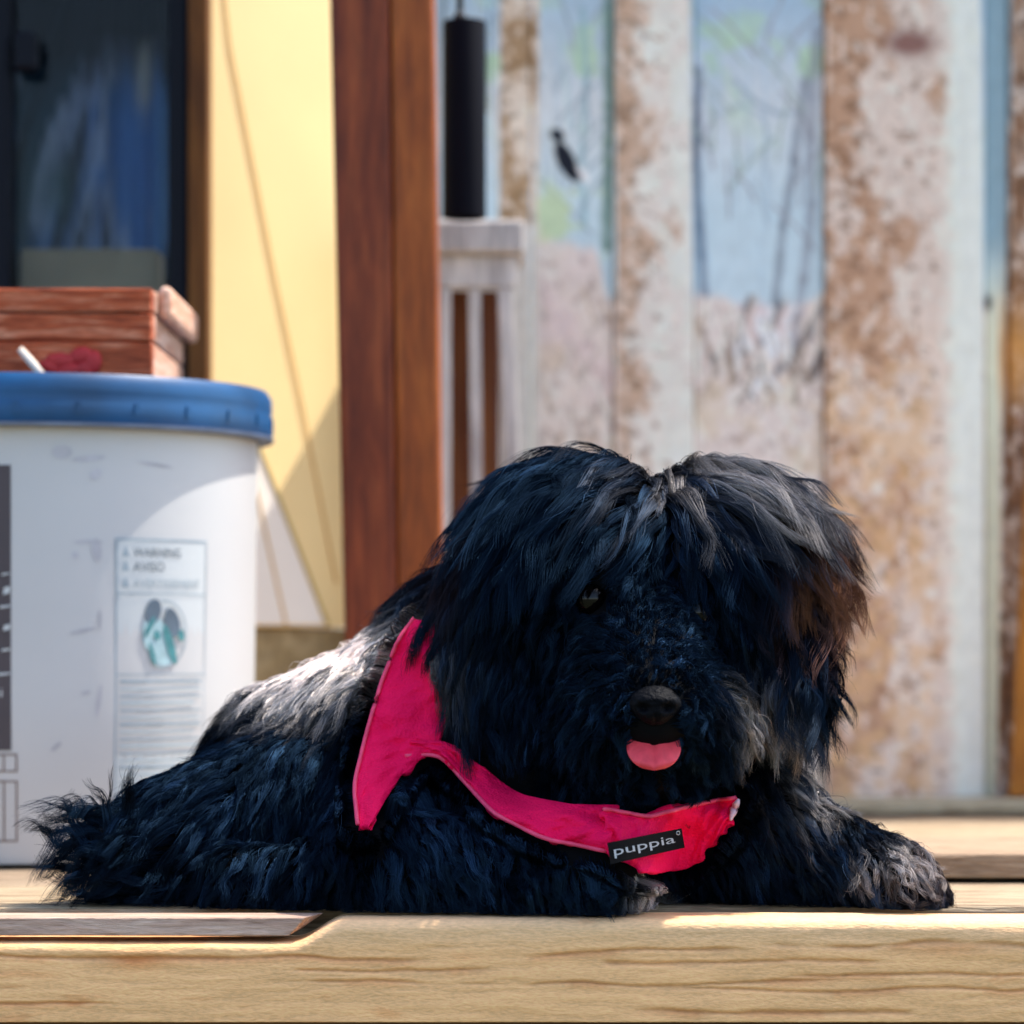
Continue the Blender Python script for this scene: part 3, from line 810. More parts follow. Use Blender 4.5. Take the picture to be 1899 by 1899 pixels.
LS = LW * BR
lab = decal('warning_label', strip_rect(0, LS, LZ0, LZ1, 14), M['label_white'], bk, 0.0004)
bd = 0.0011
decal('label_border', strip_rect(0, LS, LZ1 - bd, LZ1, 14) + strip_rect(0, bd, LZ0, LZ1 - bd, 1) + strip_rect(LS - bd * 0.6, LS, LZ0, LZ1 - bd, 1)
      + strip_rect(bd, LS, LZ1 - 0.0325, LZ1 - 0.0318, 12) + strip_rect(bd, LS, LZ1 - 0.0800, LZ1 - 0.0793, 12), M['ink_faint'], lab, 0.0007)
text_decal('lettering', 'WARNING', 0.0078, 0.011, LZ1 - 0.0105, M['ink'], lab, 0.0008, LS * 0.50)
text_decal('lettering', 'AVISO', 0.0078, 0.011, LZ1 - 0.0190, M['ink'], lab, 0.0008, LS * 0.32)
text_decal('lettering', 'AVERTISSEMENT', 0.0068, 0.011, LZ1 - 0.0285, M['ink_faint'], lab, 0.0008, LS * 0.74)
for zz in (0.0075, 0.0160, 0.0255):
    decal('warning_mark', [[(0.004, LZ1 - zz - 0.0030), (0.0085, LZ1 - zz - 0.0030), (0.00625, LZ1 - zz + 0.0035)]], M['ink_faint'], lab, 0.0008)
# pictogram: figure bending to a small figure at a pail, inside a broken ring
pcs, pcz = LS * 0.50, LZ1 - 0.0555
ring = []
for k in range(26):
    a0 = math.radians(100 - k * 8.2); a1 = math.radians(100 - (k + 1) * 8.2)
    ring.append([(pcs + 0.0165 * math.cos(a0), pcz + 0.0195 * math.sin(a0)), (pcs + 0.0165 * math.cos(a1), pcz + 0.0195 * math.sin(a1)),
                 (pcs + 0.0155 * math.cos(a1), pcz + 0.0185 * math.sin(a1)), (pcs + 0.0155 * math.cos(a0), pcz + 0.0185 * math.sin(a0))])
decal('pictogram', ring, M['ink_faint'], lab, 0.0008)
decal('pictogram', [ell(pcs - 0.0085, pcz + 0.0130, 0.0055, 0.0075, rot=-0.3)], M['ink'], lab, 0.0009)
decal('pictogram', [ell(pcs - 0.0070, pcz - 0.0020, 0.0085, 0.0125, rot=0.25), ell(pcs - 0.002, pcz - 0.0130, 0.0090, 0.0070)], M['teal_pale'], lab, 0.0008)
decal('pictogram', [ell(pcs + 0.0050, pcz + 0.0065, 0.0055, 0.0090, rot=0.35)], M['ink'], lab, 0.0010)
decal('pictogram', [ell(pcs + 0.0035, pcz - 0.0065, 0.0030, 0.0125, rot=0.35), ell(pcs + 0.0120, pcz - 0.001, 0.0025, 0.0035)], M['teal'], lab, 0.0011)
decal('pictogram', [ell(pcs - 0.006, pcz - 0.001, 0.0022, 0.0030, rot=0.4), ell(pcs - 0.011, pcz + 0.004, 0.0016, 0.0070, rot=-0.5), ell(pcs - 0.009, pcz - 0.012, 0.0014, 0.0070, rot=0.3)], M['teal'], lab, 0.0012)
zz = LZ1 - 0.0845
k = 0
while zz > LZ0 + 0.004:
    decal('ruled_line', strip_rect(0.003, LS - 0.004 - (0.006 if k % 4 == 3 else 0), zz, zz + (0.0011 if k % 3 else 0.0016), 8), M['ink_line'] if k % 2 else M['ink_faint'], lab, 0.0008)
    zz -= 0.0042; k += 1
# dark printed panel at the picture's edge, with pale bits, and outlined boxes below it
s_r = (th_of(20) - TH0) * BR
pz1, pz0 = bz(20, 862), bz(20, 1392)
pan = decal('printed_panel', strip_rect(s_r - 0.075, s_r, pz0, pz1, 16), M['label_dark'], bk, 0.0004)
for k, (dz, w, h) in enumerate([(0.064, .005, .0016), (0.075, .004, .005), (0.083, .006, .002), (0.096, .004, .004), (0.108, .005, .002), (0.122, .007, .002)]):
    decal('printed_bit', [[(s_r - w - 0.0006, pz1 - dz), (s_r - 0.0006, pz1 - dz + 0.001), (s_r - 0.0006, pz1 - dz + h), (s_r - w, pz1 - dz + h * .8)]], M['label_white'], pan, 0.0008)
s_q = s_r + 0.0035
oz = [(bz(25, 1398), bz(25, 1432)), (bz(25, 1448), bz(25, 1562))]
ol = []
for (a, b) in oz:
    ol += strip_rect(s_q - 0.07, s_q, a - 0.0009, a, 14) + strip_rect(s_q - 0.07, s_q, b, b + 0.0009, 14) + strip_rect(s_q - 0.0010, s_q, b + 0.0009, a - 0.0009, 1) + strip_rect(s_q - 0.0085, s_q - 0.0075, b + 0.0009, a - 0.0009, 1)
decal('printed_outline', ol, M['label_brown'], bk, 0.0004)
# scuffs
for (px_, py_, rs, rz, rot) in [(115, 838, .006, .004, 0), (165, 850, .010, .0018, .1), (178, 880, .004, .003, .6), (180, 1020, .003, .007, .1), (140, 1030, .002, .002, 0), (155, 1170, .008, .0012, .2),
                                (186, 1150, .001, .006, 0), (185, 1300, .0014, .010, -.15), (160, 1285, .003, .0012, .2), (105, 1385, .004, .0015, .7), (165, 1005, .009, .0012, 0), (290, 862, .012, .001, -.1)]:
    s_ = (th_of(px_) - TH0) * BR
    decal('scuff', [ell(s_, bz(px_, py_), rs, rz, 14, rot)], M['scuff'], bk, 0.0003)
# ------------------------------------------------------------------ wooden box on the lid
lz = zr + 0.0255
bx1 = X(283, 1.80); bx0 = bx1 - 0.24
by0, by1 = 1.80, 1.965
bh = 0.0535
bxo = tag(empty('wooden_box', ((bx0 + bx1) / 2, (by0 + by1) / 2, lz)), 'red-brown plank box sitting on the blue bucket lid', 'box')
hs = [0.0, 0.021, 0.038, bh - 0.001]
for k in range(3):
    z0_, z1_ = lz + hs[k] + 0.0005, lz + hs[k + 1] - 0.0006
    o_ = 0.0008 * (k - 1)
    box('front_plank', (bx0, by0 - o_, z0_), (bx1 - 0.0005, by0 + 0.010, z1_), M['box_front'], bxo, 0.0012, 0.0004)
    box('end_plank', (bx1 - 0.010, by0 + 0.0108, z0_), (bx1 + 0.0004 * k, by1, z1_), M['box_end'], bxo, 0.0014, 0.0003)
    box('back_plank', (bx0, by1 - 0.010, z0_), (bx1 - 0.0108, by1, z1_), M['box_front'], bxo, 0.001)
    box('end_plank', (bx0, by0 + 0.0108, z0_), (bx0 + 0.010, by1 - 0.0108, z1_), M['box_end'], bxo, 0.001)
box('bottom', (bx0 + 0.0105, by0 + 0.0105, lz + 0.0005), (bx1 - 0.0105, by1 - 0.0105, lz + 0.006), M['box_front'], bxo, 0)
capm = box('end_cap', (bx1 + 0.0015, by0 + 0.016, lz + 0.036), (bx1 + 0.0095, by1 + 0.004, lz + bh + 0.002), M['box_end'], bxo, 0.0035)
# red flower painted low on the front: petals as thin relief
for k, (px_, py_, ra, rb, ro) in enumerate([(112, 665, .0095, .0050, .1), (150, 656, .0075, .0055, -.3), (172, 668, .0055, .0075, .2), (130, 682, .0090, .0040, -.1), (92, 676, .0070, .0035, .4), (158, 680, .006, .005, 0)]):
    bm = bmesh.new()
    bmesh.ops.create_icosphere(bm, subdivisions=2, radius=1)
    bmesh.ops.scale(bm, vec=(ra, 0.0022, rb), verts=bm.verts)
    bmesh.ops.rotate(bm, cent=(0, 0, 0), matrix=Matrix.Rotation(ro, 3, 'Y'), verts=bm.verts)
    bmesh.ops.translate(bm, vec=P(px_, py_ + 4, by0 - 0.0006), verts=bm.verts)
    bm_obj('red_petal', bm, M['red_paint'], bxo, smooth=True)
stk = tube('pale_stick', [P(38, 648, by0 - 0.008), P(62, 676, by0 - 0.012), P(88, 708, 1.785)], [0.0022, 0.0026, 0.0020], M['stick'], None, 8)
tag(stk, 'short pale stick poking out under the red-brown box', 'stick')

# ------------------------------------------------------------------ dog
CAMP = np.array([0, 0, CAMZ])
dog = tag(empty('dog', (X(900, 1.53), 1.53, 0)), 'small shaggy black dog in a pink harness lying on the deck edge, tongue out', 'dog')

# body volumes: (start, end, start radius, end radius, flow, hair length, lift, region, gravity, curl)
PR = []
def vol(a, b, ra, rb, flow, L, lift, region, grav=0.25, curl=0.0026):
    PR.append((np.array(a, float), np.array(b, float), ra, rb, np.array(flow, float), L, lift, region, grav, curl))
# trunk
vol(P(365, 1575, 1.58), P(700, 1425, 1.59), .032, .058, (-.85, -.1, -.35), .034, .55, 'body')
vol(P(575, 1405, 1.60), P(710, 1385, 1.60), .042, .054, (-.9, -.1, -.3), .030, .55, 'body')
vol(P(700, 1425, 1.59), P(1000, 1470, 1.565), .060, .052, (-.5, -.3, -.7), .028, .4, 'body')
vol(P(1000, 1470, 1.565), P(1320, 1530, 1.56), .050, .036, (.1, -.4, -.9), .028, .4, 'body')
vol(P(800, 1320, 1.59), P(1080, 1200, 1.56), .050, .056, (-.8, -.1, -.5), .032, .6, 'body')
vol(P(775, 1225, 1.605), P(860, 1190, 1.59), .026, .036, (-1, -.1, -.2), .028, .5, 'body')
# haunch, hind foot
vol(Q(340, .032, 1.540), Q(560, .046, 1.56), .031, .042, (-.55, -.35, -.7), .030, .45, 'leg')
vol(Q(430, .015, 1.500), Q(640, .015, 1.49), .014, .014, (-.3, -.5, -.6), .020, .5, 'leg')
# front legs
vol(P(720, 1470, 1.555), Q(680, .030, 1.51), .036, .026, (.1, -.5, -.8), .026, .4, 'leg')
vol(Q(680, .024, 1.490), Q(1060, .022, 1.468), .023, .019, (.6, -.35, -.7), .020, .5, 'leg')
vol(Q(1050, .024, 1.470), Q(1105, .022, 1.464), .0235, .021, (.5, -.55, -.7), .013, .55, 'leg')
vol(P(1280, 1540, 1.55), Q(1400, .040, 1.53), .036, .032, (.6, -.3, -.7), .026, .4, 'leg')
vol(Q(1400, .034, 1.53), Q(1610, .019, 1.505), .028, .0175, (.8, -.3, -.5), .020, .5, 'leg')
vol(Q(1610, .018, 1.505), Q(1662, .016, 1.500), .0175, .0155, (.8, -.4, -.6), .018, .5, 'leg')
# toes
for (px_, Yt) in ((1118, 1.463), (1135, 1.474), (1142, 1.486)):
    vol(Q(px_, .011, Yt + .004), Q(px_ + 22, .009, Yt), .010, .0085, (.6, -.5, -.6), .009, .5, 'leg')
for (px_, Yt) in ((1668, 1.484), (1690, 1.494), (1696, 1.507)):
    vol(Q(px_ - 8, .012, Yt + .003), Q(px_ + 20, .009, Yt), .010, .0085, (.8, -.3, -.6), .013, .5, 'leg')
# tail
vol(Q(275, .026, 1.53), Q(205, .030, 1.515), .018, .012, (-.55, -.15, .55), .034, .9, 'tail', .06, .011)
# head
vol(P(1095, 1085, 1.545), P(1120, 1100, 1.54), .060, .060, (0, 0, -1), .056, .55, 'head', .22, .0062)
vol(P(1315, 1078, 1.545), P(1280, 1100, 1.54), .056, .058, (0, 0, -1), .056, .55, 'head', .22, .0062)
vol(P(1012, 1235, 1.54), P(1025, 1290, 1.53), .043, .036, (-.35, -.2, -.9), .028, .5, 'head')
vol(P(1355, 1235, 1.54), P(1340, 1280, 1.53), .036, .032, (.35, -.2, -.9), .028, .5, 'head')
vol(P(1190, 1225, 1.485), P(1214, 1312, 1.436), .034, .021, (0, 0, -1), .018, .6, 'muzzle', .2, .002)
vol(P(1140, 1318, 1.468), P(1150, 1338, 1.456), .024, .019, (-.6, -.3, -.9), .032, .5, 'muzzle')
vol(P(1285, 1318, 1.468), P(1275, 1338, 1.456), .024, .019, (.6, -.3, -.9), .032, .5, 'muzzle')
vol(P(1200, 1370, 1.50), P(1208, 1412, 1.462), .034, .016, (0, -.2, -1), .018, .4, 'head')
# ears
vol(P(955, 1060, 1.535), P(922, 1240, 1.525), .024, .018, (-.10, -.1, -1), .040, .35, 'ear', .35, .003)
vol(P(1432, 1050, 1.53), P(1470, 1260, 1.505), .020, .015, (.15, -.1, -1), .040, .4, 'ear', .35, .0075)
A_ = np.array([p[0] for p in PR]); B_ = np.array([p[1] for p in PR]); RA = np.array([p[2] for p in PR]); RB = np.array([p[3] for p in PR])
D_ = B_ - A_; DD = (D_ ** 2).sum(1)

def sdf_all(p):
    """signed distance of points (N,3) to each volume (N,K)"""
    q = p[:, None, :] - A_[None]
    t = np.clip((q * D_[None]).sum(-1) / DD[None], 0, 1)
    v = q - t[..., None] * D_[None]
    return np.linalg.norm(v, axis=-1) - (RA + t * (RB - RA)), v
def sdf(p):
    d, v = sdf_all(p)
    k = d.argmin(1); i = np.arange(len(p))
    g = v[i, k]; g = g / np.maximum(np.linalg.norm(g, axis=1, keepdims=True), 1e-9)
    return d[i, k], g, k

# one continuous skin grown over the volumes
bm = bmesh.new()
for (a, b, ra, rb, *_r) in PR:
    n = max(2, int(np.linalg.norm(b - a) / 0.008))
    for i in range(n + 1):
        t = i / n
        mt_ = Matrix.Translation(Vector(a + (b - a) * t))
        bmesh.ops.create_icosphere(bm, subdivisions=3, radius=ra + (rb - ra) * t, matrix=mt_)
tmp = bpy.data.meshes.new('tmp'); bm.to_mesh(tmp); bm.free()
to = bpy.data.objects.new('tmp', tmp); C.objects.link(to)
md = to.modifiers.new('r', 'REMESH'); md.mode = 'VOXEL'; md.voxel_size = 0.0042
ms = to.modifiers.new('s', 'SMOOTH'); ms.factor = 0.5; ms.iterations = 8
dg = bpy.context.evaluated_depsgraph_get()
body_me = bpy.data.meshes.new_from_object(to.evaluated_get(dg))
bpy.data.objects.remove(to); bpy.data.meshes.remove(tmp)
# keep the skin above the boards
for v in body_me.vertices:
    if v.co.z < 0.001: v.co.z = 0.001
body_me.name = 'body'
body_me.materials.clear()
M['skin'] = plain('black_skin', (0.0025, 0.0028, 0.0042), 0.85, spec=0.1)
body_me.polygons.foreach_set('use_smooth', [True] * len(body_me.polygons))
body = link('body', body_me, M['skin'], dog)

# face ------------------------------------------------------------
def ray_hit(px, py, off=0.0):
    d = np.array([(px - W / 2) / F, 1.0, -(py - HY) / F]); p = CAMP + d * 1.30
    for _ in range(80):
        s, g, k = sdf(p[None])
        if s[0] < off + 1e-5 or p[1] > 1.75: break
        p = p + d * max(s[0] - off, 1e-4)
    s, g, k = sdf(p[None])
    return p, g[0]
M['eye'] = plain('eye_dark', (0.003, 0.002, 0.002), 0.05, spec=0.28)
M['nose'] = plain('nose_leather', (0.0035, 0.0038, 0.0055), 0.5, noise=0.3, nscale=520, bump=0.6, spec=0.05)
M['tongue'] = plain('tongue_flesh', (0.90, 0.075, 0.105), 0.4, noise=0.12, nscale=260, bump=0.35, spec=0.25)
keep = []                                     # places that long hair must leave clear
for (ex, ey) in ((1096, 1112), (1292, 1138)):
    p, g = ray_hit(ex, ey)
    c_ = p - g * 0.0012
    bm = bmesh.new()
    bmesh.ops.create_uvsphere(bm, u_segments=32, v_segments=20, radius=0.0078, matrix=Matrix.Translation(Vector(c_)))
    bm_obj('eye', bm, M['eye'], dog, smooth=True)
    keep.append((c_ + np.array([0, -.006, 0]), 0.0095 if ex < 1200 else 0.005))
    if ex < 1200:
        for q_, r_q in ((-.014, .0085), (-.022, .0080), (-.030, .0075), (-.040, .0070)): keep.append((c_ + np.array([0, q_, -.001]), r_q))
NOSE = P(1215, 1308, 1.417)
bm = bmesh.new()
bmesh.ops.create_uvsphere(bm, u_segments=48, v_segments=32, radius=1.0)
for v in bm.verts:
    x, y, z = v.co
    k = 1.0 - 0.28 * max(0, -z)                # narrower below
    nx_, ny_, nz_ = x * 0.0122 * k, y * 0.0100, z * 0.0094
    if z > 0.3: ny_ += 0.002 * (z - 0.3)
    for sx in (-1, 1):                         # nostrils
        dd = ((x - sx * 0.46) / 0.26) ** 2 + ((z + 0.12) / 0.22) ** 2
        if y < 0: ny_ += 0.0050 * math.exp(-dd * 1.3)
    if y < 0: ny_ += 0.0014 * math.exp(-(x / 0.08) ** 2) * (1 if z < 0.2 else 0)
    v.co = Vector((nx_, ny_, nz_)) + Vector(NOSE)
bm_obj('nose', bm, M['nose'], dog, smooth=True)
keep.append((NOSE + np.array([0, -.006, 0]), 0.0135)); keep.append((NOSE + np.array([0, -.016, 0]), 0.0125))
# tongue
TO = P(1212, 1366, 1.430)
nu, nv_ = 22, 18
tv = []; tf = []
for side in (0, 1):
    for j in range(nv_):
        v_ = j / (nv_ - 1)
        for i in range(nu):
            u_ = i / (nu - 1) * 2 - 1
            hw_ = 0.0128 * math.sqrt(max(0.0, 1 - max(0, (v_ - 0.30) / 0.70) ** 2.2))
            x = u_ * hw_
            z = -0.0155 * v_ + 0.001 * (1 - v_)
            y = -0.0120 * v_ ** 0.7 + 0.0050 * (u_ ** 2) * 0.6 + 0.0022 * math.exp(-(u_ / 0.13) ** 2) * (1 - v_ ** 3) + 0.0030 * max(0, v_ - 0.75) ** 2 * 16
            th = 0.0032 * (1 - abs(u_) ** 4) * (1 - v_ ** 6) + 0.0004
            tv.append((TO[0] + x, TO[1] + y + (th if side else 0), TO[2] + z - (th * 0.4 if side else 0)))
n_ = nu * nv_
for j in range(nv_ - 1):
    for i in range(nu - 1):
        a = j * nu + i
        tf.append((a, a + 1, a + nu + 1, a + nu)); tf.append((n_ + a, n_ + a + nu, n_ + a + nu + 1, n_ + a + 1))
rim_ = [i for i in range(nu)] + [j * nu + nu - 1 for j in range(1, nv_)] + [(nv_ - 1) * nu + i for i in range(nu - 2, -1, -1)] + [j * nu for j in range(nv_ - 2, 0, -1)]
for a in range(len(rim_)):
    b = (a + 1) % len(rim_)
    tf.append((rim_[a], n_ + rim_[a], n_ + rim_[b], rim_[b]))
mesh_from('tongue', tv, tf, M['tongue'], dog, smooth=True)
for dx in (-.008, 0, .008):
    for (dy, dz) in ((-.010, -.003), (-.016, -.007), (-.026, -.009)):
        keep.append((TO + np.array([dx, dy, dz]), 0.0088))

# harness ---------------------------------------------------------
m_, nt_, b_ = new_mat('pink_mesh_fabric')
b_.inputs['Base Color'].default_value = (0.94, 0.002, 0.085, 1)
b_.inputs['Roughness'].default_value = 0.75
b_.inputs['Sheen Weight'].default_value = 0.0
b_.inputs['Specular IOR Level'].default_value = 0.15
b_.inputs['Sheen Tint'].default_value = (1, 0.35, 0.5, 1)
tc_ = nt_.nodes.new('ShaderNodeTexCoord')
w1 = nt_.nodes.new('ShaderNodeTexVoronoi'); w1.inputs['Scale'].default_value = 700
n3_ = nt_.nodes.new('ShaderNodeTexNoise'); n3_.inputs['Scale'].default_value = 60; n3_.inputs['Detail'].default_value = 4
nt_.links.new(tc_.outputs['Object'], w1.inputs['Vector']); nt_.links.new(tc_.outputs['Object'], n3_.inputs['Vector'])
ad = nt_.nodes.new('ShaderNodeMath'); ad.operation = 'ADD'
nt_.links.new(w1.outputs['Distance'], ad.inputs[0]); nt_.links.new(n3_.outputs['Fac'], ad.inputs[1])
bp_ = nt_.nodes.new('ShaderNodeBump'); bp_.inputs['Strength'].default_value = 0.5; bp_.inputs['Distance'].default_value = 0.0012
nt_.links.new(ad.outputs[0], bp_.inputs['Height']); nt_.links.new(bp_.outputs['Normal'], b_.inputs['Normal'])
M['pink'] = m_
M['binding'] = plain('pink_binding', (0.90, 0.06, 0.16), 0.6, noise=0.15, nscale=200)
M['patch'] = plain('black_patch', (0.002, 0.002, 0.003), 0.7, spec=0.1)
M['letter_white'] = plain('letter_white', (0.42, 0.43, 0.46), 0.5)

def resample(pts, n):
    pts = np.array(pts, float)
    s = np.r_[0, np.cumsum(np.linalg.norm(np.diff(pts, axis=0), axis=1))]
    t = np.linspace(0, s[-1], n)
    # smooth corners a little
    out = np.stack([np.interp(t, s, pts[:, k]) for k in range(2)], 1)
    for _ in range(4):
        out[1:-1] = 0.5 * out[1:-1] + 0.25 * (out[:-2] + out[2:])
    return out
HV = []
def strap(name, e0, e1, off, n=70, m=20, parent=None, mat=None, wrinkle=0.0030, seed=0):
    a = resample(e0, n); b = resample(e1, n)
    G = np.zeros((n, m, 3)); Nn = np.zeros((n, m, 3))
    for i in range(n):
        for j in range(m):
            t = j / (m - 1)
            p, g = ray_hit(*(a[i] * (1 - t) + b[i] * t), off=off)
            G[i, j] = p; Nn[i, j] = g
    Y0g = G[..., 1].copy()
    for _ in range(40):                          # cloth tension: relax the depth along the view, keep the place
        Y = G[..., 1].copy()
        Yp = np.pad(Y, 1, mode='edge')
        Yn = 0.25 * (Yp[:-2, 1:-1] + Yp[2:, 1:-1] + Yp[1:-1, :-2] + Yp[1:-1, 2:])
        Yn = np.minimum(Yn, Y0g + 0.0015)
        k = Yn / Y
        G[..., 0] *= k; G[..., 2] = CAMZ + (G[..., 2] - CAMZ) * k; G[..., 1] = Yn
    for _ in range(10):
        G[1:-1] = 0.5 * G[1:-1] + 0.25 * (G[:-2] + G[2:])
        G[:, 1:-1] = 0.6 * G[:, 1:-1] + 0.2 * (G[:, :-2] + G[:, 2:])
    ii, jj = np.meshgrid(np.arange(n), np.arange(m), indexing='ij')
    wr = (fbm(ii * 0.30 + jj * 0.22, jj * 0.16 + seed, 200 + seed, 3) - 0.5) * wrinkle * 2
    fo = ii * 0.26 - jj * 0.34 + 5.0 * fbm(ii * 0.06, jj * 0.1 + seed, 230 + seed, 3)
    wr = wr + 0.0026 * np.sin(fo) * sstep(0.35, 0.6, fbm(ii * 0.07 + 3, jj * 0.12, 250 + seed, 2))
    roll = -0.0016 * (np.exp(-(jj / 2.4) ** 2) + np.exp(-((m - 1 - jj) / 2.4) ** 2))
    G[..., 1] -= wr + roll * 1.7
    V = G.reshape(-1, 3)
    fc = [(i * m + j, (i + 1) * m + j, (i + 1) * m + j + 1, i * m + j + 1) for i in range(n - 1) for j in range(m - 1)]
    o = mesh_from(name, V, fc, mat, parent, smooth=True)
    bmx = bmesh.new(); bmx.from_mesh(o.data)
    bmesh.ops.recalc_face_normals(bmx, faces=bmx.faces)
    if sum(f.normal.y for f in bmx.faces) > 0: bmesh.ops.reverse_faces(bmx, faces=bmx.faces)
    bmx.to_mesh(o.data); bmx.free()
    so = o.modifiers.new('thick', 'SOLIDIFY'); so.thickness = 0.0042; so.offset = -1
    ss = o.modifiers.new('sub', 'SUBSURF'); ss.levels = 1; ss.render_levels = 1
    HV.append(V)
    return o, G
har = empty('harness', tuple(P(900, 1480, 1.50)))
har.parent = dog; har.matrix_parent_inverse = Matrix.Translation(dog.location).inverted()
s1, G1 = strap('side_panel', [(768, 1146), (738, 1185), (705, 1270), (676, 1370), (655, 1460), (664, 1535)], [(800, 1150), (824, 1190), (835, 1280), (822, 1380), (742, 1440), (690, 1530)], 0.0085, parent=har, mat=M['pink'], seed=1)
s2, G2 = strap('chest_strap', [(760, 1370), (830, 1372), (960, 1470), (1060, 1490), (1150, 1490)], [(752, 1402), (815, 1398), (915, 1510), (1010, 1556), (1130, 1580)], 0.0098, parent=har, mat=M['pink'], seed=3)
s3, G3 = strap('chest_panel', [(1120, 1500), (1205, 1515), (1290, 1492), (1368, 1478)], [(1120, 1582), (1195, 1622), (1280, 1615), (1345, 1540)], 0.0112, parent=har, mat=M['pink'], seed=5)
# piping along the visible hems
def hem(Gline, name='binding'):
    pts = [tuple(p + np.array([0, -0.0012, 0])) for p in Gline[::2]]
    return tube(name, pts, 0.0011, M['binding'], har, 6)
hem(G1[:, 0]); hem(G2[:, -1]); hem(G3[:, 0])
M['pale_trim'] = plain('pale_pink_trim', (0.80, 0.55, 0.68), 0.6)
tube('pale_trim', [tuple(p + np.array([0.0006, -0.0018, 0])) for p in G3[-1, 1:14:2]], [0.0006, 0.0014, 0.0020, 0.0022, 0.0018, 0.0012, 0.0006][:len(G3[-1, 1:14:2])], M['pale_trim'], har, 8)
# name patch on the chest panel
pc = [P(1122, 1558, 1), P(1266, 1540, 1), P(1272, 1578, 1), P(1128, 1600, 1)]
def patch_pt(a, b, lift):
    """a along, b up (0..1) on the black patch"""
    px = (1126 * (1 - a) + 1264 * a) + (1 - b) * 6; py = (1563 * (1 - a) + 1536 * a) + (1 - b) * (40 - 4 * a)
    p, g = PATCH
    Y = PATCH_Y(px, py) - lift
    return tuple(P(px, py, Y))
fl = G3.reshape(-1, 3)
fpx = fl[:, 0] / fl[:, 1] * F + W / 2; fpy = HY - (fl[:, 2] - CAMZ) / fl[:, 1] * F
sel = (fpx > 1110) & (fpx < 1300) & (fpy > 1520) & (fpy < 1620)
Am = np.c_[np.ones(sel.sum()), fpx[sel], fpy[sel], fpx[sel] ** 2]
co, *_z = np.linalg.lstsq(Am, fl[sel, 1], rcond=None)
res = (Am @ co - fl[sel, 1]).max()
PATCH = (None, None)
def PATCH_Y(px, py): return co[0] + co[1] * px + co[2] * py + co[3] * px * px - max(res, 0) - 0.0008
na, nb_ = 14, 5
pv = []; pf = []
for lift in (0.0008, 0.0):
    for j in range(nb_):
        for i in range(na):
            pv.append(patch_pt(i / (na - 1), j / (nb_ - 1), lift))
nn = na * nb_
for j in range(nb_ - 1):
    for i in range(na - 1):
        a = j * na + i
        pf.append((a, a + 1, a + na + 1, a + na)); pf.append((nn + a, nn + a + na, nn + a + na + 1, nn + a + 1))
rm = [i for i in range(na)] + [j * na + na - 1 for j in range(1, nb_)] + [(nb_ - 1) * na + i for i in range(na - 2, -1, -1)] + [j * na for j in range(nb_ - 2, 0, -1)]
for a in range(len(rm)):
    b = (a + 1) % len(rm)
    pf.append((rm[a], nn + rm[a], nn + rm[b], rm[b]))
mesh_from('name_patch', pv, pf, M['patch'], har)
vs, fs = text_mesh('puppia', 1.0)
x0_ = min(v[0] for v in vs); x1_ = max(v[0] for v in vs)
y0_ = min(v[1] for v in vs); y1_ = max(v[1] for v in vs)
mesh_from('lettering', [patch_pt(0.07 + 0.82 * (v[0] - x0_) / (x1_ - x0_), 0.22 + 0.52 * (v[1] - y0_) / (y1_ - y0_), 0.0012) for v in vs], fs, M['letter_white'], har)
ringp = [patch_pt(0.945 + 0.022 * math.cos(t), 0.80 + 0.09 * math.sin(t), 0.0014) for t in np.linspace(0, 2 * math.pi, 14)]
tube('trade_ring', ringp, 0.00030, M['letter_white'], har, 5)
HVall = np.concatenate(HV)

# fur -------------------------------------------------------------
me = body_me
me.calc_loop_triangles()
tv_ = np.array([v.co for v in me.vertices]); tn_ = np.array([v.normal for v in me.vertices])
tri = np.array([t.vertices for t in me.loop_triangles])
e1 = tv_[tri[:, 1]] - tv_[tri[:, 0]]; e2 = tv_[tri[:, 2]] - tv_[tri[:, 0]]
area = 0.5 * np.linalg.norm(np.cross(e1, e2), axis=1)
def sample(n):
    k = rng.choice(len(tri), n, p=area / area.sum())
    r1 = np.sqrt(rng.random(n)); r2 = rng.random(n)
    w = np.stack([1 - r1, r1 * (1 - r2), r1 * r2], 1)
    p = (tv_[tri[k]] * w[..., None]).sum(1)
    nrm = (tn_[tri[k]] * w[..., None]).sum(1)
    return p, nrm / np.linalg.norm(nrm, axis=1, keepdims=True)
hkd = kdtree.KDTree(len(HVall))
for i, p in enumerate(HVall): hkd.insert(p, i)
hkd.balance()
FLOW = np.array([p[4] for p in PR]); LEN = np.array([p[5] for p in PR]); LIFT = np.array([p[6] for p in PR]); GRAV = np.array([p[8] for p in PR]); CURL = np.array([p[9] for p in PR])
REG = [p[7] for p in PR]
HC = P(1190, 1120, 1.545)
EYES = [P(1096, 1112, 1.48), P(1292, 1138, 1.48)]
K = 11
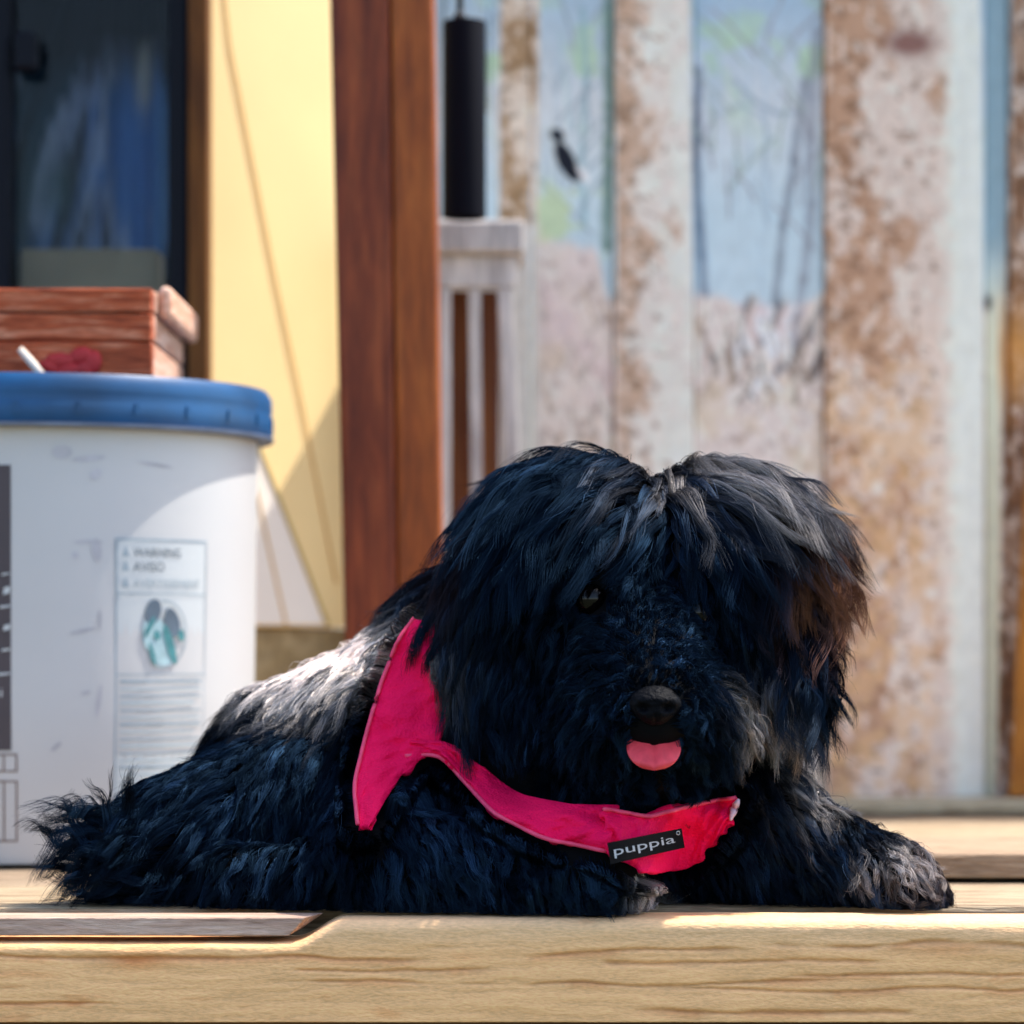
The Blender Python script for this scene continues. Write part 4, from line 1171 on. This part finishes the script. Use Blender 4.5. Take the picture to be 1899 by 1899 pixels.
def make_guides(n):
    p, nrm = sample(n)
    d, _v = sdf_all(p)
    k = d.argmin(1)
    w = np.exp(-(d - d.min(1, keepdims=True)) / 0.010); w /= w.sum(1, keepdims=True)
    flow = w @ FLOW; L = w @ LEN; lift = w @ LIFT; grav = w @ GRAV; curl = (w @ CURL) * rng.uniform(0.6, 1.9, n)
    reg = np.array([REG[i] for i in k])
    wh = w[:, [i for i, r in enumerate(REG) if r in ('head', 'muzzle')]].sum(1)
    # head: hair falls away from a centre parting, then down
    rel = p - HC
    part = X(1238, 1.52) + 0.004 * np.sin(rel[:, 2] * 60)
    side = np.tanh((p[:, 0] - part) / 0.012)
    up = sstep(0.0, 0.055, rel[:, 2])
    crown = np.stack([side * (0.55 + 0.6 * up), -0.55 * up - 0.25 + 0 * side, -0.35 - 0.75 * (1 - up)], 1)
    front = sstep(0.00, 0.04, -rel[:, 1])
    # muzzle: combed away from the nose and the bridge
    tomuz = p - (NOSE + np.array([0, 0.012, 0.012]))
    dn = np.linalg.norm(tomuz, axis=1)
    mz = tomuz / np.maximum(dn, 1e-6)[:, None] + np.array([0, 0, -0.35])
    mzw = (1 - sstep(0.040, 0.075, dn)) * wh
    hf = crown * (1 - mzw[:, None]) + mz * mzw[:, None]
    ish = (reg == 'head') | (reg == 'muzzle')
    flow = flow * (1 - wh[:, None]) + hf * wh[:, None]
    L = np.where(ish, L * (0.75 + 0.35 * up) * (0.66 + 0.34 * np.abs(side)), L)
    lift = np.where(ish, lift * (0.6 + 0.4 * np.abs(side)), lift)
    # short round the eyes and on the bridge of the nose
    de = np.min([np.linalg.norm(p - e, axis=1) for e in EYES], axis=0)
    L = np.where(ish, L * (0.42 + 0.58 * sstep(0.008, 0.030, de)), L)
    face = np.exp(-((p[:, 0] - NOSE[0] + 0.002) / 0.030) ** 2) * sstep(-0.030, 0.0, -(rel[:, 2] - 0.012)) * front * ish
    L = L * (1 - 0.38 * face)
    bridge = np.exp(-((p[:, 0] - NOSE[0]) / 0.010) ** 2) * (1 - sstep(0.03, 0.06, dn))
    L = L * (1 - 0.40 * bridge * wh)
    L = L * (0.45 + 0.55 * sstep(0.008, 0.026, dn))
    # tail: wisps fan out
    tl = reg == 'tail'
    flow[tl] += rng.normal(0, 0.45, (tl.sum(), 3)) * np.array([1, .6, 1])
    co_ = np.stack([fbm(p[:, 0] * 42 + 3, p[:, 2] * 42 + p[:, 1] * 30, 300, 3), fbm(p[:, 0] * 42 + 7, p[:, 2] * 42 - p[:, 1] * 30, 310, 3), fbm(p[:, 0] * 42 + 13, p[:, 2] * 42 + p[:, 1] * 26, 320, 3)], 1) - 0.5
    flow += co_ * 1.5 + rng.normal(0, 0.07, flow.shape)
    L = L * rng.uniform(0.75, 1.2, len(L))
    return dict(p=p, n=nrm, flow=flow, L=L, lift=lift, grav=grav, curl=curl, reg=reg, k=k, ish=ish)
def grow(g):
    p = g['p'].copy(); n = g['n']; N = len(p)
    f = g['flow']; f = f / np.linalg.norm(f, axis=1, keepdims=True)
    ft = f - (f * n).sum(1, keepdims=True) * n * 0.7
    d = n * g['lift'][:, None] + ft; d /= np.linalg.norm(d, axis=1, keepdims=True)
    pts = [p.copy()]
    # a private wave for every lock
    ph = 6.28 * 3 * fbm(g['p'][:, 0] * 30, g['p'][:, 2] * 30 + g['p'][:, 1] * 22, 400, 2) + rng.uniform(-0.8, 0.8, N); fr = np.where(g['ish'] | (g['reg'] == 'ear'), rng.uniform(0.55, 1.0, N), rng.uniform(0.6, 1.2, N))
    ax = rng.normal(size=(N, 3)); ax -= (ax * d).sum(1, keepdims=True) * d; ax /= np.linalg.norm(ax, axis=1, keepdims=True)
    st = g['L'] / (K - 1)
    for s in range(1, K):
        p = p + d * st[:, None]
        dist, gr, kk = sdf(p)
        inn = dist < 0.0025
        p = np.where(inn[:, None], p + gr * (0.0025 - dist)[:, None], p)
        d = d + ft * 0.10 + np.array([0, 0, -1.0]) * g['grav'][:, None] * 0.75
        dn_ = (d * gr).sum(1)
        fix = inn & (dn_ < 0)
        d = np.where(fix[:, None], d - gr * dn_[:, None], d)
        d /= np.linalg.norm(d, axis=1, keepdims=True)
        t = s / (K - 1)
        q = p + ax * (np.sin(ph + fr * 6.28 * t) * g['curl'] * t)[:, None]
        # rest on the boards instead of sinking through
        ond = q[:, 1] > 1.442
        q[:, 2] = np.where(ond & (q[:, 2] < 0.0012), 0.0012 + 0.0003 * rng.random(N), q[:, 2])
        pts.append(q.copy())
    return np.stack(pts, 1)
NG = 9000
g = make_guides(NG)
pts = grow(g)
ok = np.ones(NG, bool)
for c_, r_k in keep:
    dd_ = np.linalg.norm(pts[:, 1:] - c_, axis=2)
    ok &= ~((dd_ < r_k).any(1))
# under the harness the coat is pressed flat: leave it out, and let nothing grow through
dh = np.array([hkd.find(p)[2] for p in g['p']])
ok &= ~((dh < 0.0110) & ~g['ish'] & (g['reg'] != 'ear'))
# hair that reaches the harness lies over it
def drape(pp, clear=0.0028, first=1):
    M_, K_ = pp.shape[:2]
    for s_ in range(first, K_):
        for i_ in range(M_):
            co_h, idx, dist = hkd.find(pp[i_, s_])
            if dist < 0.012:
                nrm = HN[idx]
                dt = (pp[i_, s_] - HVall[idx]) @ nrm
                if dt < clear: pp[i_, s_] += nrm * (clear - dt)
    return pp
HN = sdf(HVall)[1] * 0.6 + np.array([0, -0.4, 0]); HN /= np.linalg.norm(HN, axis=1, keepdims=True)
pre = pts.copy()
pts = drape(pts, 0.0036)
lying = (np.abs(pts - pre).sum(2) > 1e-6).sum(1)
ok &= ~((lying > 3) & (g['reg'] != 'ear'))
ok &= ~((lying > 1) & ((g['reg'] == 'body') | (g['reg'] == 'muzzle')) & (rng.random(NG) < 0.7))
ok &= ~((g['p'][:, 2] < 0.004))
ok &= ~((g['reg'] == 'head') & (g['p'][:, 2] > HC[2] - 0.01) & (rng.random(NG) < 0.42))
for key in g: g[key] = g[key][ok]
pts = pts[ok]
NG = len(pts)
gk = kdtree.KDTree(NG)
for i, p in enumerate(g['p']): gk.insert(p, i)
gk.balance()

NC = 270000
cp, cn = sample(NC)
near = [gk.find(p) for p in cp]
gi = np.array([q[1] for q in near]); gd = np.array([q[2] for q in near])
okc = gd < 0.0105
dkeep = np.min([np.linalg.norm(cp - c_, axis=1) - r_k for c_, r_k in keep], axis=0)
okc &= dkeep > -0.002
cp, cn, gi = cp[okc], cn[okc], gi[okc]
NC = len(cp)
T = np.linspace(0, 1, K)[None, :, None]
gp_ = pts[gi]
off = (cp - g['p'][gi])[:, None, :]
fly = rng.random(NC) < 0.07
tight = rng.uniform(0.50, 0.92, NC); tight[fly] = rng.uniform(0.0, 0.4, fly.sum())
cl = (np.clip(T * 1.6, 0, 1) ** 0.8 - 0.35 * np.clip((T - 0.6) / 0.4, 0, 1)) * tight[:, None, None]
ls = rng.uniform(0.72, 1.05, NC)[:, None, None]
rel = gp_ - gp_[:, :1]
base_pts = gp_[:, :1] + rel * ls
strand = base_pts + off * (1 - cl)
ph = rng.uniform(0, 6.28, (NC, 1, 3)); fz = rng.uniform(0.8, 1.8, (NC, 1, 1))
amp = (rng.uniform(0.0002, 0.0010, NC) * np.where(fly, 5.0, 1.0))[:, None, None]
strand = strand + np.sin(ph + T * 6.28 * fz) * amp * T
ond = strand[..., 1] > 1.442
strand[..., 2] = np.where(ond & (strand[..., 2] < 0.0008), 0.0008, strand[..., 2])
creg = g['reg'][gi]
nearh = np.array([hkd.find(q)[2] < 0.02 or hkd.find(q2)[2] < 0.02 for q, q2 in zip(strand[:, K // 2], strand[:, -1])])
strand[nearh] = drape(strand[nearh], 0.0024, 2)
# the coat under and beside the cloth is pressed down: drop strands that would lie long across it
idxs = np.where(nearh)[0]
over = np.array([sum(hkd.find(q)[2] < 0.0062 for q in strand[i_, 2:]) for i_ in idxs])
lim = np.where(creg[idxs] == 'ear', 99, np.where((creg[idxs] == 'head') | (creg[idxs] == 'muzzle'), 2, 1))
kp = np.ones(NC, bool); kp[idxs[over >= lim]] = False
for c_, r_k in keep:
    kp &= ~((np.linalg.norm(strand[:, 1:] - c_, axis=2) < r_k * 0.85).any(1))
strand, creg, cp, gi = strand[kp], creg[kp], cp[kp], gi[kp]
NC = len(cp)

# painted sunlight in silver-brown: back, cheek beard, chest tuft, far front paw, crown
rootpx = cp[:, 0] / cp[:, 1] * F + W / 2; rootpy = HY - (cp[:, 2] - CAMZ) / cp[:, 1] * F
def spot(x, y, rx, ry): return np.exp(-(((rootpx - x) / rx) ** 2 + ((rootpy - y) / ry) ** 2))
sun_tint = (1.7 * spot(655, 1200, 115, 58) + 0.9 * spot(540, 1260, 70, 40) + 0.75 * spot(1405, 1300, 42, 60) * (cp[:, 1] < 1.54) + 0.9 * spot(1195, 1640, 30, 40)
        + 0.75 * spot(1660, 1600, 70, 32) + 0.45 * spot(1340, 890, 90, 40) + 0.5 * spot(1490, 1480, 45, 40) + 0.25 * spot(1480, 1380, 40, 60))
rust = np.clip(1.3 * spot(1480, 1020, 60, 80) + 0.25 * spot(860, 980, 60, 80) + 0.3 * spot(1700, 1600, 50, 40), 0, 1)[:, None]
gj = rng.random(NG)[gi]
sun_tint = np.clip(sun_tint * np.where(gj < np.where(creg == 'body', 0.82, 0.6), 1.0, 0.2) * rng.uniform(0.4, 1.1, NC), 0, 1)[:, None]
vary = (np.where((creg == 'leg') & (rootpx > 720) & (rootpx < 1200), 1.5, np.where(creg == 'body', 0.75, 0.95)) * rng.uniform(0.6, 1.4, NC) * np.exp(rng.normal(-0.12, 0.5, NG))[gi])[:, None]  # sheen painted stronger on the near foreleg, weaker on the body
sheen = np.array([0.0060, 0.0145, 0.0290]) * vary * (1 - sun_tint) + np.array([0.90, 0.81, 0.75]) * sun_tint
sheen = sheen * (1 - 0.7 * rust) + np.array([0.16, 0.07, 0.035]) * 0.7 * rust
coat = np.array([0.0009, 0.0013, 0.0026]) * vary * (1 - sun_tint) + np.array([0.36, 0.31, 0.28]) * sun_tint
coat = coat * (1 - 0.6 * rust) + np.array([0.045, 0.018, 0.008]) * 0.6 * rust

hm = bpy.data.materials.new('black_fur'); hm.use_nodes = True
hn = hm.node_tree; hn.nodes.clear()
ho = hn.nodes.new('ShaderNodeOutputMaterial')
hb = hn.nodes.new('ShaderNodeBsdfHair'); hb.component = 'Reflection'
hb.inputs['RoughnessU'].default_value = 0.17
hb.inputs['RoughnessV'].default_value = 0.75
hd = hn.nodes.new('ShaderNodeBsdfDiffuse')
ha = hn.nodes.new('ShaderNodeAttribute'); ha.attribute_name = 'sheen_colour'
hc_ = hn.nodes.new('ShaderNodeAttribute'); hc_.attribute_name = 'coat_colour'
hs_ = hn.nodes.new('ShaderNodeAddShader')
hn.links.new(ha.outputs['Color'], hb.inputs['Color']); hn.links.new(hc_.outputs['Color'], hd.inputs['Color'])
hn.links.new(hb.outputs[0], hs_.inputs[0]); hn.links.new(hd.outputs[0], hs_.inputs[1])
hn.links.new(hs_.outputs[0], ho.inputs[0])

def fur_object(name, sel):
    n = int(sel.sum())
    cu = bpy.data.hair_curves.new(name)
    cu.add_curves([K] * n)
    P_ = strand[sel].astype(np.float32)
    cu.attributes['position'].data.foreach_set('vector', P_.reshape(-1))
    rad = cu.attributes.get('radius') or cu.attributes.new('radius', 'FLOAT', 'POINT')
    r0 = rng.uniform(0.00009, 0.00017, n)[:, None]
    prof = (1 - 0.80 * np.linspace(0, 1, K)[None] ** 1.6)
    rad.data.foreach_set('value', (r0 * prof).astype(np.float32).reshape(-1))
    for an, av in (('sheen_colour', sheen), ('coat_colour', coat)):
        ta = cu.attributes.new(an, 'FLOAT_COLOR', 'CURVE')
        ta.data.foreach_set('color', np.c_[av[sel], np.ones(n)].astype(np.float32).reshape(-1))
    cu.materials.append(hm)
    o = bpy.data.objects.new(name, cu); C.objects.link(o)
    o.parent = dog; o.matrix_parent_inverse = Matrix.Translation(dog.location).inverted()
    o['kind'] = 'stuff'
    return o
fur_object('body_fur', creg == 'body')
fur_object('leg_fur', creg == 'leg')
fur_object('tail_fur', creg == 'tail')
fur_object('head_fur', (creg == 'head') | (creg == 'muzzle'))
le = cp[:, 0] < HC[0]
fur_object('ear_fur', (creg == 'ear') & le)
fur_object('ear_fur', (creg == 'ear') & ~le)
